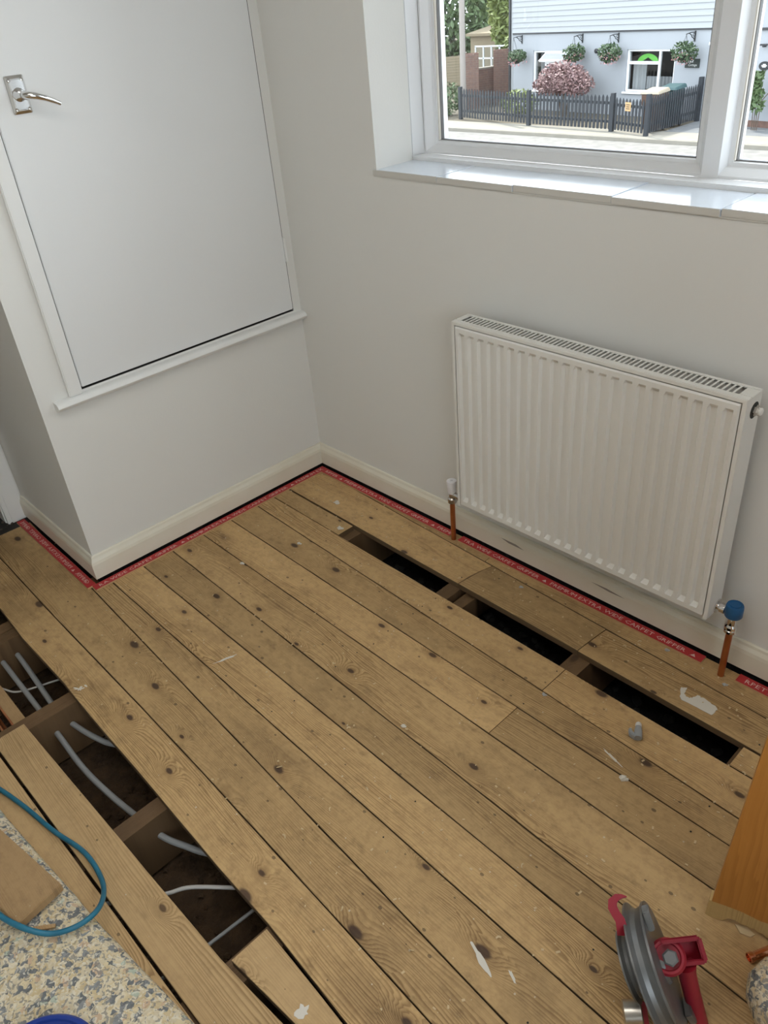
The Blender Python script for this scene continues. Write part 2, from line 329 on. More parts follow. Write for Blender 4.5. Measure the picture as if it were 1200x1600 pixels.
b = MB(); b.prism([(1.27,-.0161,.062),(1.32,-.0161,.064),(1.38,-.0161,.058),(1.33,-.0161,.056)], (0,-.0004,0)); b.prism([(.93,-.0161,.066),(.99,-.0161,.066),(1.02,-.0161,.058),(.96,-.0161,.058)], (0,-.0004,0))
o = build('bare_patch', b, SMEAR, bw); o['label'] = 'dark grey unpainted streak'

# ---- cupboard door with its surround
door = struct_empty('door_1', (0,-.44,.65))
b = MB(); b.box((-.035, -.840, .648), (.004, -.0365, 2.2)); build('door_panel', b, DOORP, door, bevel=.002)
b = MB(); b.box((-.06, -.846, .640), (-.045, -.033, 2.25)); b.box((-.045,-.0345,.645),(-.0005,-.0329,2.25)); b.box((-.045,-.8461,.645),(-.0005,-.8445,2.25)); b.box((-.045,-.846,.6399),(-.0005,-.033,.6415)); build('door_crack_shade', b, GAP_NAIL, door)  # dark liners paint shade into the cracks round the door
b = MB()
b.prism([(.004,-.794,1.375),(.004,-.746,1.375),(.004,-.746,1.460),(.004,-.794,1.460)], (.003,0,0))
b.add([(.007,-.794,1.375),(.007,-.746,1.375),(.007,-.746,1.460),(.007,-.794,1.460),(.013,-.787,1.383),(.013,-.753,1.383),(.013,-.753,1.452),(.013,-.787,1.452)],
      [(0,1,5,4),(1,2,6,5),(2,3,7,6),(3,0,4,7),(4,5,6,7)])
pl = build('handle_plate', b, CHROME, door, bevel=.0012)
for yy in (-.786, -.754):
    for zz in (1.385, 1.450):
        b = MB(); b.lathe((.0105, yy, zz), (1,0,0), [(.0045,0),(.0045,.002),(.003,.0035),(.001,.0032)], 10); build('screw', b, BRASSN, pl, smooth=True)
b = MB(); b.lathe((.010,-.770,1.4175), (1,0,0), [(.017,0),(.015,.006),(.011,.012),(.0095,.03)], 18)
pts = [(.030,-.770,1.4175),(.044,-.768,1.417),(.053,-.760,1.4155),(.056,-.745,1.412),(.0565,-.725,1.405),(.056,-.707,1.397),(.054,-.690,1.3885)]
b.tube(pts, [.0095,.0095,.0092,.0085,.0075,.0068,.0055], 12); build('lever', b, CHROME, door, smooth=True)
b = MB(); b.tube([(.006,-.0335,.815),(.006,-.0335,.895)], .0045, 10)
for z in (.842,.868): b.tube([(.006,-.0335,z),(.006,-.0335,z+.0015)], .0048, 10)
build('hinge', b, GLOSS, door, smooth=True)
b = MB(); b.box((0, -.888, .634), (.016, -.846, 2.25)); build('architrave', b, GLOSS, door, bevel=.003)
b = MB(); prof = [(-.0,.607),(.022,.607),(.029,.611),(.033,.619),(.029,.627),(.022,.632),(0,.634)]
V = [(x, y, z) for y in (-.936, -.001) for x, z in prof]; k = len(prof)
b.add(V, [(i,(i+1)%k,k+(i+1)%k,k+i) for i in range(k)] + [tuple(range(k)), tuple(range(k,2*k))]); build('ledge', b, GLOSS, door, smooth=True)

# ---- window
win = struct_empty('window_1', (.46, .15, 1.136))
b = MB(); b.box((.452,.150,1.128), (2.62,.203,1.145)); b.box((.452,.150,1.145), (.459,.203,2.28)); build('frame_packer', b, UPVC, win, bevel=.002)
def rail(p0, p1, inn, name='frame_rail'):
    """sloped frame member from p0 to p1; inn = direction into the opening"""
    p0, p1, inn = Vector(p0), Vector(p1), Vector(inn); d = (p1-p0).normalized()
    prof = [(0,.203),(.006,.203),(.020,.2235),(.022,.230),(.030,.231),(.033,.250),(.030,.275),(0,.275)]
    V = []
    for P, sgn in ((p0, 1), (p1, -1)):
        for a, y in prof: V.append(Vector((P.x, y, P.z)) + inn*a + d*(a*sgn))
    k = len(prof); b = MB(); b.add(V, [(i,(i+1)%k,k+(i+1)%k,k+i) for i in range(k)] + [tuple(range(k)), tuple(range(k,2*k))])
    return build(name, b, UPVC, win)
zb, zt = 1.145, 2.27
fx0 = .459
rail((fx0,0,zb), (2.60,0,zb), (0,0,1)); rail((fx0,0,zt), (2.60,0,zt), (0,0,-1)); rail((fx0,0,zb), (fx0,0,zt), (1,0,0)); rail((2.60,0,zb), (2.60,0,zt), (-1,0,0))
V = []; prof = [(1.334,.2022),(1.374,.2022),(1.380,.229),(1.3815,.231),(1.390,.232),(1.392,.250),(1.390,.275),(1.302,.275),(1.300,.250),(1.303,.231),(1.313,.229)]
b = MB(); k = len(prof)
for z in (zb-.012, zt-.002):
    for x, y in prof: V.append((x, y, z))
b.add(V, [(i,(i+1)%k,k+(i+1)%k,k+i) for i in range(k)] + [tuple(range(k)), tuple(range(k,2*k))]); build('mullion', b, UPVC, win)
for (x0, x1) in ((.492,1.300),(1.392,2.567)):
    b = MB(); z0, z1 = zb+.033, zt-.033
    b.box((x0-.002,.240,z0-.004),(x0+.003,.252,z1)); b.box((x1-.003,.240,z0),(x1+.002,.252,z1)); b.box((x0,.240,z0-.004),(x1,.252,z0+.001)); build('gasket', b, GASK, win)
    b = MB(); b.box((x0-.003,.2335,z0),(x0+.0015,.242,z1)); build('bead', b, BEAD, win)
    b = MB(); b.add([(x0,.250,z0),(x1,.250,z0),(x1,.250,z1),(x0,.250,z1)], [(0,1,2,3)]); build('pane', b, GLASS, win)
b = MB(); b.box((.3,.275,1.09),(2.75,.37,1.112)); build('outer_sill', b, UPVC, win, bevel=.003)
# sill tiles
xs = [.452,.700,.955,1.235,1.490,1.745,2.0,2.255,2.62]
for i in range(len(xs)-1):
    j = random.uniform(-.0012,.0012); k2 = [.0, .001, -.001, .002, -.001, .001, 0, .001][i]
    b = MB(); x0 = xs[i]+.0006 if i else .448; b.box((x0, -.004-k2, 1.1195+j), (xs[i+1]-.0006, .152, 1.1355+j))
    o = build('sill_tile', b, [TILE, TILEE], win, bevel=.0012, own_origin=True)
    for p in o.data.polygons: p.material_index = 1 if p.normal.y < -.5 else 0
b = MB(); b.box((.450,-.0025,1.1165),(2.62,.148,1.1198)); build('sill_bed', b, TILEE, win)
# unseen second window in the right-hand wall, added for side light
w2 = struct_empty('added_window', (3.56,-1.75,.75)); b = MB()
b.box((3.53,-2.75,.75),(3.59,-.75,.81)); b.box((3.53,-2.75,2.14),(3.59,-.75,2.2)); b.box((3.53,-2.75,.81),(3.59,-2.69,2.14)); b.box((3.53,-.81,.81),(3.59,-.75,2.14)); b.box((3.53,-1.78,.81),(3.59,-1.72,2.14))
build('window_frame', b, UPVC, w2); b = MB(); b.add([(3.56,-2.69,.81),(3.56,-.81,.81),(3.56,-.81,2.14),(3.56,-2.69,2.14)],[(0,1,2,3)]); build('pane', b, GLASS, w2)

# ---- floor: joists and boards
floor = struct_empty('floor', (0,0,0))
def ln(a, bb): return lambda x: a + bb*x
def pw(pts):
    def f(x):
        for (xa, ya), (xb, yb) in zip(pts, pts[1:]):
            if x <= xb or (xb, yb) == pts[-1]: return ya + (yb-ya)*(x-xa)/(xb-xa)
    return f
SL = dict(l=ln(-.0419,-.0422), k=ln(-.2104,-.0117), j=ln(-.286,-.0125), i=ln(-.3624,-.0333), h=ln(-.4828,-.0092), g=ln(-.6037,-.005), f=ln(-.7284,-.0191),
          e=ln(-.844,-.005), d=ln(-.959,-.0048), c=ln(-1.0204,-.0402), b=pw([(-.7,-1.162),(.1,-1.171),(.5,-1.1705),(.95,-1.1735),(1.64,-1.1874),(3.5,-1.226)]),
          a=pw([(-.7,-1.262),(-.1,-1.277),(.08,-1.285),(.35,-1.280),(.56,-1.284),(.93,-1.286),(1.21,-1.290),(1.36,-1.288),(1.75,-1.303),(3.5,-1.36)]),
          LL=ln(-1.4324,.0269), m=ln(-1.5163,.0174), w=ln(-.021,0))
def board(top, bot, x0, x1, m=BOARD, name='floorboard', gap=.0017, dz=None):
    """a plank between two joint lines; x0/x1 may be lists (end shape across the width)"""
    x0 = x0 if isinstance(x0, list) else [x0]*4; x1 = x1 if isinstance(x1, list) else [x1]*4
    dz = random.uniform(-.0006,.0006) if dz is None else dz
    n = max(2, int((max(x1)-min(x0))/.09)); ch = .0010; T = [0, .33, .67, 1]
    jt = [random.uniform(-.0005,.0005) for _ in range(n+1)]; jb = [random.uniform(-.0005,.0005) for _ in range(n+1)]
    V = []
    for i in range(n+1):
        s = i/n
        ring = []
        for q, t in enumerate(T):
            x = x0[q] + (x1[q]-x0[q])*s; yt = top(x) - gap + jt[i]; yb = bot(x) + gap + jb[i]
            ring.append((x, yt + (yb-yt)*t))
        z = dz + random.uniform(-.0002,.0002)
        sec = [(ring[0][0], ring[0][1], -.020), (ring[0][0], ring[0][1], z-ch), (ring[0][0], ring[0][1]-ch, z), (*ring[1], z), (*ring[2], z), (ring[3][0], ring[3][1]+ch, z), (ring[3][0], ring[3][1], z-ch), (ring[3][0], ring[3][1], -.020)]
        V += sec
    k = 8; F = [(i*k+q, i*k+(q+1) % k, (i+1)*k+(q+1) % k, (i+1)*k+q) for i in range(n) for q in range(k)]
    F += [tuple(range(k)), tuple(range(n*k, (n+1)*k))]
    b = MB(); nq = len(F)-2; b.add(V, F); b.m = [(0 if (q % 8) in (1,2,3,4,5) else 1) for q in range(nq)] + [1, 1]
    xs = [v[0] for v in V]; ys = [v[1] for v in V]
    return build(name, b, [m, BEDGE], floor, origin=((min(xs)+max(xs))/2, (min(ys)+max(ys))/2, 0))
XE = 3.45
s = SL
bA = board(s['w'], s['l'], .022, [.908,.911,.913,.914]); bB = board(s['w'], s['l'], [.910,.913,.915,.916], XE)
board(s['l'], s['k'], .022, [.948,.936,.927,.925]); board(s['l'], s['k'], [.9505,.9385,.9295,.9275], [1.380,1.376,1.372,1.370]); board(s['l'], s['k'], [1.382,1.378,1.374,1.372], XE)
kj = lambda x: s['k'](x) - .004
board(kj, s['j'], .022, .430); board(kj, s['j'], 1.847, XE)
board(s['j'], s['i'], .022, 1.388); board(s['j'], s['i'], 1.3895, XE)
board(s['i'], s['h'], .022, XE)
board(s['h'], s['g'], .022, 1.3765); board(s['h'], s['g'], 1.378, XE)
board(s['g'], s['f'], .022, XE); board(s['f'], s['e'], .022, XE); board(s['e'], s['d'], .022, XE)
dd = lambda x: s['d'](x) if x > .05 else -.974
board(s['d'], s['c'], .022, XE); board(lambda x: -.9985, s['c'], -.545, .0218); board(s['c'], s['b'], -.545, XE); board(s['b'], s['a'], -.545, XE)
board(s['a'], lambda x: -1.41, -.545, -.25)
al = pw([(1.3,-1.291),(1.75,-1.304),(3.5,-1.361)])
board(al, pw([(1.37,-1.383),(1.553,-1.365),(1.8,-1.375),(3.5,-1.40)]), 1.372, XE, LOOSE)
board(pw([(.4,-1.4216),(1.36,-1.393),(1.6,-1.372),(3.5,-1.404)]), lambda x: s['m'](x)+.0015, .442, XE, LOOSE, dz=.001)
prev = lambda x: s['m'](x) - .002
for q in range(1, 18):
    nb = (lambda q: (lambda x: s['m'](x) - .115*q))(q)
    board(prev, nb, .442 if q == 1 else (-.545 if q > 2 else .30), XE, LOOSE if q < 3 else BOARD); prev = nb
for px_, py_, br in ((.754,-.052,bA),(1.697,-.057,bB)):
    c = MB(); o = Vector(br.location); c.tube([(px_-o.x, py_-o.y, -.05),(px_-o.x, py_-o.y, .05)], .0125, 16); bool_cut(br, c)
for xc, w_, sk in ((-.034,.045,0),(.016,.046,0),(.430,.05,-.012),(.919,.047,.018),(1.385,.056,.0),(1.86,.05,0),(2.32,.05,0),(2.78,.05,0),(3.24,.05,0)):
    b = MB(); 
    P = []
    for y in (0.0, -3.45):
        x = xc + sk*(y+.8)*-1 if sk else xc
        for dx, z in ((-w_/2,-.19),(w_/2,-.19),(w_/2,-.0205),(-w_/2,-.0205)): P.append((x+dx, y, z))
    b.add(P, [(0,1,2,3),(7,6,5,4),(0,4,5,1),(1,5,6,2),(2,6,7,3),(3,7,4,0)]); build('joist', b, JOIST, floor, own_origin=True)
b = MB(); b.box((.946,-.318,-.15),(.984,-.205,-.036)); build('noggin', b, JOIST, floor, own_origin=True)
b = MB(); b.box((.02,-1.436,-.10),(.38,-1.404,-.045)); build('noggin', b, OFFCUT, floor, own_origin=True)
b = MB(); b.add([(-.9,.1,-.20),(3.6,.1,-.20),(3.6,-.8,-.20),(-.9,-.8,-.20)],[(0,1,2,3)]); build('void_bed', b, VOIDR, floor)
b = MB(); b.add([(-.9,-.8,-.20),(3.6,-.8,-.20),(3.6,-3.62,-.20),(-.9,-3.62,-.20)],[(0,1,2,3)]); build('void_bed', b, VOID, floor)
b = MB(); b.box((-.9,-.0005,-.25),(3.6,.02,.011)); b.box((-.62,-.9785,-.25),(.0005,-.0,.011)); b.box((-.92,-3.6,-.25),(-.9,.0,-.02)); build('void_edge_shade', b, VOIDR, floor)  # dark strips paint shade into the gap under the skirting
def lump(b, c, r, mi=0, flat=.7):
    c = Vector(c); V = []
    for dz, rr in ((-.5,.75),(.15,1.0),(.8,.5)):
        for k in range(5):
            a = 2*math.pi*k/5 + random.uniform(-.4,.4); q = r*rr*random.uniform(.7,1.25); V.append(c + Vector((math.cos(a)*q, math.sin(a)*q, dz*r*flat)))
    F = [(i*5+k, i*5+(k+1)%5, (i+1)*5+(k+1)%5, (i+1)*5+k) for i in range(2) for k in range(5)] + [(0,4,3,2,1),(10,11,12,13,14)]
    b.add(V, F, mi)
b = MB()
for _ in range(170): lump(b, (random.uniform(.45,1.9), random.uniform(-.40,-.1), -.195), random.uniform(.006,.02))
stuff(build('void_rubble', b, RUBB, floor))
b = MB()
for _ in range(260): lump(b, (random.uniform(-.2,1.4), random.uniform(-1.5,-1.2), -.195), random.uniform(.004,.012))
stuff(build('void_rubble', b, VOID, floor))
# nails at the joists
b = MB()
for k1, k2 in (('l','k'),('j','i'),('i','h'),('h','g'),('g','f'),('f','e'),('e','d'),('d','c'),('c','b'),('b','a')):
    for xj in (.43,.92,1.385,1.86,2.32):
        for t in (.22,.78):
            if random.random() < .30:
                y = s[k1](xj) + (s[k2](xj)-s[k1](xj))*t; b.lathe((xj+random.uniform(-.012,.012), y, -.0004), (0,0,1), [(.0023,0),(.0020,.0008)], 7)
o = stuff(build('nail_head', b, GAP_NAIL, floor)); o['label'] = 'dark nail heads along the joist lines'
# dried paint and plaster on the boards
def splat(c, rx, ry, ang, m, name, label, h=.0007, n=16, rag=.35):
    c = Vector(c); V = [(c.x, c.y, h*1.6)]; 
    for k in range(n):
        a = 2*math.pi*k/n; q = 1 + random.uniform(-rag, rag); x, y = math.cos(a)*rx*q, math.sin(a)*ry*q
        V.append((c.x + x*math.cos(ang) - y*math.sin(ang), c.y + x*math.sin(ang) + y*math.cos(ang), h))
    V += [(v[0], v[1], -.0004) for v in V[1:]]
    b = MB(); b.add(V, [(0, 1+k, 1+(k+1) % n) for k in range(n)] + [(1+k, 1+n+k, 1+n+(k+1)%n, 1+(k+1)%n) for k in range(n)])
    o = build(name, b, m, floor, own_origin=True); o['label'] = label; return o
splat((1.546,-1.342,0), .011, .013, 0, PAINT, 'paint_splash', 'round white blob of dried paint')
splat((.267,-.158,0), .012, .011, 0, PAINT, 'paint_splash', 'small pale round paint drip')
poly = [(1.646, -0.1625), (1.6579, -0.1933), (1.6673, -0.2008), (1.7061, -0.1988), (1.7449, -0.1988), (1.749, -0.1713), (1.7249, -0.1618), (1.7096, -0.1612), (1.6896, -0.1606), (1.6847, -0.172), (1.6805, -0.1834), (1.669, -0.1832), (1.6596, -0.1711), (1.6563, -0.1562)]
n = len(poly); pr = []
for q in range(n):
    (xa, ya), (xb, yb) = poly[q], poly[(q+1) % n]
    for u in (0, .25, .5, .75): 
        jt = .0022 if not 1 <= q <= 3 else .0004
        pr.append((xa+(xb-xa)*u+random.uniform(-jt,jt), ya+(yb-ya)*u+random.uniform(-jt,jt)))
b = MB(); b.prism([(x, y, -.0004) for x, y in pr], (0,0,.0012)); build('plaster_smear', b, PAINT, floor, own_origin=True)['label'] = 'cream plaster smear fanned out at the edge of the long hole'
splat((1.725,-1.043,0), .036, .0055, -.34, PAINT, 'paint_splash', 'grey white stroke of paint')
splat((1.784,-1.024,0), .013, .003, -.4, PAINT, 'paint_splash', 'short pale stroke of paint')
splat((.650,-.907,0), .036, .0035, 1.3, PAINT, 'paint_splash', 'white scratch of paint')
for t in range(6): splat((.431+random.uniform(-.018,.018), -1.253+random.uniform(-.014,.014), 0), .009, .0025, random.uniform(0,3), PAINT, 'paint_splash', 'scraped white paint patch', n=8)
splat((1.641,-.470,0), .027, .0026, -.24, PAINT, 'paint_splash', 'thin curved white paint trail')

# ================================================================== RADIATOR AND PIPES
RX0, RX1, RZ0, RZ1, RYF, RYB = .830, 1.654, .196, .796, -.110, -.037
rad = thing('radiator', 'white ribbed panel radiator with slotted top hung below the window', 'radiator', ((RX0+RX1)/2, (RYF+RYB)/2, RZ0))
px0, px1, pz0, pz1 = RX0+.012, RX1-.012, RZ0+.008, RZ1-.012
cols = [(px0, 0), (px0+.004, 0)]
for i in range(23):
    c = .8665 + i*.0342
    cols += [(c-.0115,0),(c-.0065,1),(c+.0065,1),(c+.0115,0)]
cols += [(px1-.004,0),(px1,0)]
rows = [(pz0,0),(pz0+.004,0),(.2225,0),(.2345,1),(.758,1),(.768,0),(pz1-.004,0),(pz1,0)]
V = []; F = []
for rz, rf in rows:
    for cx, cf in cols:
        e = .004 if (rz in (pz0, pz1) or cx in (px0, px1)) else 0
        V.append((cx, RYF + .0088*cf*rf + e, rz))
nc = len(cols)
for r in range(len(rows)-1):
    for c in range(nc-1): F.append((r*nc+c, r*nc+c+1, (r+1)*nc+c+1, (r+1)*nc+c))
b = MB(); b.add(V, F)
b.box((px0,RYF+.0105,pz0),(px1,RYF+.012,pz1)); build('front_panel', b, RADW, rad)
b = MB(); b.box((RX0+.004,RYB-.004,RZ0),(RX1-.004,RYB,RZ1-.01)); build('back_panel', b, RADW, rad)
for xa, xb, sg in ((RX0,RX0+.0015,1),(RX1-.0015,RX1,-1)):
    b = MB(); b.box((xa,RYF+.004,RZ0+.001),(xb,RYB,RZ1-.002)); 
    xs_ = sorted((xa if sg > 0 else xb, (xa if sg > 0 else xb) + sg*.010)); b.box((xs_[0],RYF+.0035,RZ0+.001),(xs_[1],RYF+.0055,RZ1-.004))
    build('side_panel', b, RADW, rad, bevel=.0006)
b = MB(); z0, z1 = RZ1-.006, RZ1
gx0, gx1, gy0, gy1 = .848, 1.626, -.088, -.048
b.box((RX0,RYF+.003,z1-.010),(RX1,RYF+.006,z1)); b.box((RX0,RYF+.006,z0+.003),(RX1,gy0,z1)); b.box((RX0,gy1,z0+.003),(RX1,RYB,z1)); b.box((RX0,gy0,z0+.003),(gx0,gy1,z1)); b.box((gx1,gy0,z0+.003),(RX1,gy1,z1)); b.box((RX0,RYB-.002,z1-.03),(RX1,RYB,z1))
build('top_grille', b, RADW, rad, bevel=.001)
N = 62; b = MB()
for i in range(1, N):
    x = gx0 + (gx1-gx0)*i/N; b.box((x-.0022,gy0,z1-.002),(x+.0022,gy1,z1-.0004))
stuff(build('grille_bar', b, RADW, rad))
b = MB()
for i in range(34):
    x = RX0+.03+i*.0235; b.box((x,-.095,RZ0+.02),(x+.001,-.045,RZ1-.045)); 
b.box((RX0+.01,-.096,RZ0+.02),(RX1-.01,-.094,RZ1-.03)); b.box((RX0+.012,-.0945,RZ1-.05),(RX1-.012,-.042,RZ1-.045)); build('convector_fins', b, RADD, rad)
b = MB(); b.lathe((RX1-.001,-.064,.757), (1,0,0), [(.019,0),(.019,.0012),(.014,.0016)], 20); build('bleed_recess', b, GAP_NAIL, rad)
b = MB(); b.lathe((RX1,-.064,.757), (1,0,0), [(.0125,.0),(.0125,.006),(.010,.007),(.009,.012)], 6); build('bleed_nut', b, BRASSN, rad, smooth=False)
b = MB(); b.lathe((RX1+.004,-.064,.757), (1,0,0), [(.0085,0),(.0085,.011),(.0065,.013),(.0035,.0125)], 14); build('bleed_cap', b, RADW, rad, smooth=True)
for x in (RX0+.12, RX1-.12): b = MB(); b.box((x,RYB,RZ0+.1),(x+.04,-.001,RZ1-.1)); build('mounting_bracket', b, RADW, rad)

YP = -.057; YL = -.052
tr = thing('copper_pipe', 'bare copper riser from the floor to the blue capped valve right of the radiator', 'pipe', (1.697,YP,-.10), 'radiator risers')
b = MB(); b.tube([(1.697,YP,-.12),(1.697,YP,.02),(1.697,YP,.165)], .0085, 14); build('tube', b, COPPER, tr, smooth=True)
vl = thing('radiator_valve', 'chrome angle valve with round blue cap on the right end of the radiator', 'valve', (1.697,YP,.165))
b = MB(); b.lathe((1.697,YP,.150), (0,0,1), [(.0125,0),(.0155,.003),(.0155,.010),(.0135,.012),(.0155,.014),(.0155,.022),(.011,.027),(.011,.042),(.013,.05)], 18); build('valve_body', b, CHROME, vl, smooth=True)
b = MB(); b.lathe((RX1,YP,.213), (1,0,0), [(.019,0),(.019,.003),(.0095,.004),(.0095,.009),(.0135,.010),(.0135,.022),(.0095,.025),(.0095,.042)], 16); build('tailpiece', b, CHROME, vl, smooth=True)
b = MB(); b.lathe((1.697,YP,.2035), (0,0,1), [(.0195,0),(.0215,.003),(.0215,.030),(.0195,.035),(.0165,.0355),(.016,.0335),(.0125,.0335),(.012,.0355),(.004,.0355)], 26); build('cap', b, BLUE, vl, smooth=True)['label'] = 'round blue plastic cap'
tl = thing('copper_pipe', 'bare copper riser from the floor to the white capped valve left of the radiator', 'pipe', (.754,YL,-.10), 'radiator risers'); tl['group'] = 'radiator risers'
b = MB(); b.tube([(.754,YL,-.12),(.754,YL,.02),(.7545,YL,.150)], .0085, 14); build('tube', b, COPPER, tl, smooth=True)
v2 = thing('radiator_valve', 'small chrome valve with tapered white cap left of the radiator', 'valve', (.7545,YL,.150))
b = MB(); b.lathe((.7545,YL,.146), (0,0,1), [(.0115,0),(.0145,.003),(.0145,.018),(.010,.022),(.010,.045)], 16); build('valve_body', b, BRASSN, v2, smooth=True)
b = MB(); b.lathe((.757,YL,.180), (1,0,0), [(.010,0),(.0095,.03),(.013,.031),(.013,.048),(.010,.05),(.010,.074)], 14); build('tailpiece', b, BRASSN, v2, smooth=True)
b = MB(); b.lathe((.7545,YL,.184), (0,0,1), [(.0125,0),(.0135,.004),(.0165,.044),(.016,.0465),(.005,.047),(.0045,.043),(.001,.043)], 22); build('cap', b, WCAP, v2, smooth=True)['label'] = 'tapered white plastic cap'

# ---- pipes and cables in the void
def run(name, label, cat, pts, r, m, group=None, n=10):
    fine = []
    P = [Vector(p) for p in pts]; P = [P[0]*2-P[1]] + P + [P[-1]*2-P[-2]]
    for i in range(1, len(P)-2):
        for q in range(6):
            t = q/6; a, b_, c, d = P[i-1], P[i], P[i+1], P[i+2]
            fine.append(.5*((2*b_) + (c-a)*t + (2*a-5*b_+4*c-d)*t*t + (-a+3*b_-3*c+d)*t**3))
    fine.append(P[-2]); b = MB(); b.tube(fine, r, n)
    return tag(build(name, b, m, smooth=True), label, cat, group)
run('plastic_pipe', 'longer grey plastic pipe threaded through two joists in the left floor hole', 'pipe', [(-.3,-1.350,-.085),(.067,-1.354,-.085),(.327,-1.357,-.085),(.464,-1.359,-.085),(.619,-1.362,-.085),(.746,-1.352,-.085),(.865,-1.335,-.085),(.959,-1.319,-.085),(1.023,-1.294,-.085),(1.079,-1.266,-.085),(1.16,-1.20,-.09)], .0078, GREYP, 'grey pipes under the floor')
run('plastic_pipe', 'shorter grey plastic pipe bending right under the boards after the first joist', 'pipe', [(-.3,-1.300,-.085),(.086,-1.309,-.085),(.323,-1.321,-.085),(.40,-1.319,-.085),(.468,-1.309,-.085),(.548,-1.290,-.085),(.61,-1.264,-.085),(.72,-1.18,-.09)], .0078, GREYP, 'grey pipes under the floor')
run('cable', 'white cable crossing the last bay of the left floor hole', 'cable', [(1.0,-1.5,-.10),(1.07,-1.42,-.09),(1.098,-1.382,-.085),(1.126,-1.341,-.08),(1.202,-1.266,-.085),(1.3,-1.17,-.09)], .0045, WCAB)
run('cable', 'grey cable crossing beside the cut board end in the left floor hole', 'cable', [(1.25,-1.5,-.085),(1.262,-1.381,-.085),(1.270,-1.268,-.085),(1.28,-1.15,-.085)], .0040, GREYP)
run('cable', 'thin white cable looping behind the two grey pipes', 'cable', [(0,-1.44,-.12),(.131,-1.399,-.10),(.187,-1.366,-.10),(.228,-1.269,-.10),(.26,-1.19,-.10)], .0030, WCAB)
for q, (yy, lb) in enumerate(((-1.434,'inner copper pipe at the left edge beside the loose board'),(-1.462,'outer copper pipe at the left edge beside the loose board'))):
    run('copper_pipe', lb, 'pipe', [(-.3,yy,-.055),(.1,yy,-.055),(.375,yy,-.055),(.7,yy,-.055)], .0085, COPPER, 'copper pipes under the floor')

# ---- carpet gripper strips
GL = {}
def glyph(ch):
    if ch in GL: return GL[ch]
    cu = bpy.data.curves.new('g', 'FONT'); cu.body = ch; cu.size = 1.0; cu.resolution_u = 1; o = bpy.data.objects.new('g', cu); COL.objects.link(o)
    bpy.context.view_layer.update(); dg = bpy.context.evaluated_depsgraph_get(); me = bpy.data.meshes.new_from_object(o.evaluated_get(dg))
    r = ([tuple(v.co) for v in me.vertices], [tuple(p.vertices) for p in me.polygons]); xs = [v[0] for v in r[0]] or [0]
    GL[ch] = (r[0], r[1], min(xs), max(xs)); bpy.data.objects.remove(o); return GL[ch]
PHR = '\u25b2 PREMIUM EXTRA WIDE CARPET GRIPPER '
def text_layout(s_, gap=.085, space=.32):
    x = 0; out = []
    for ch in s_:
        if ch == ' ': x += space; continue
        if ch == '\u25b2': out.append((ch, x+.25)); x += 1.1; continue
        g = glyph(ch); out.append((ch, x - g[2])); x += g[3]-g[2]+gap
    return out, x
def write(b, s_, o, u, v, size, width=None, lo=None, hi=None, start=0):
    """flat lettering: o origin, u reading direction, v letter-up direction"""
    lay, W = text_layout(s_); sx = (width/W) if width else size; o, u, v = Vector(o), Vector(u), Vector(v)
    for ch, x in lay:
        a = start + x*sx
        if ch == '\u25b2': vs, fs, e = [(0,0,0),(.62,0,0),(.31,.55,0)], [(0,1,2)], .62
        else: g = glyph(ch); vs, fs, e = g[0], g[1], g[3]
        if lo is not None and (a < lo or a + e*sx > hi): continue
        b.add([o + u*(a + p[0]*sx) + v*(p[1]*size) for p in vs], fs)
def gripper(p0, p1, inward, tri, label, read=1):
    """p0..p1 is the edge next to the skirting; inward points into the room"""
    p0, p1, n = Vector(p0), Vector(p1), Vector(inward); d = (p1-p0).normalized(); L = (p1-p0).length; Wd = .030
    t = thing('carpet_gripper', label, 'gripper', tuple((p0+p1)/2 + n*Wd/2), 'carpet gripper strips')
    b = MB(); h = Vector((0,0,.0062)); b.prism([p0, p1, p1+n*Wd, p0+n*(Wd)], h)
    o = build('strip', b, [PLY, RED], t)
    for p in o.data.polygons: p.material_index = 1 if p.normal.z > .9 else 0
    b = MB(); st = tri
    while st > -.6: st -= .489
    while st < L+.6:
        if read > 0: write(b, PHR, p0 + n*.0225 + Vector((0,0,.0065)), d, -n, .0195, .489, .004, L-.004, st)
        else: write(b, PHR, p1 + n*.0225 + Vector((0,0,.0065)), -d, -n, .0195, .489, .004, L-.004, st)
        st += .489
    if b.v: build('lettering', b, INK, t)['label'] = 'white capital lettering'
    b = MB(); k = 0.02
    while k < L-.01:
        for off in (.005, .026): b.lathe(p0 + d*(k+random.uniform(-.004,.004)) + n*off + Vector((0,0,.006)), d*.2-n*.6+Vector((0,0,1)), [(.0006,0),(.0001,.004)], 4)
        k += .03
    stuff(build('pins', b, PIN, t))
    return t
gripper((.0255,-1.018,0), (.0255,-.0255,0), (1,0,0), -.695+1.018, 'red carpet gripper strip along the cupboard front skirting')
gripper((.056,-.0255,0), (.735,-.0255,0), (0,-1,0), .148-.056, 'red carpet gripper strip from the corner to the white capped pipe')
gripper((.774,-.0255,0), (1.640,-.0255,0), (0,-1,0), 1.11-.774, 'red carpet gripper strip under the radiator between the two pipes')
gripper((1.735,-.0265,0), (2.9,-.0265,0), (0,-1,0), .18, 'red carpet gripper strip right of the blue capped valve')
gripper((-.575,-1.0035,0), (.0245,-1.0035,0), (0,-1,0), .12, 'red carpet gripper strip on the cupboard side facing the doorway', read=-1)

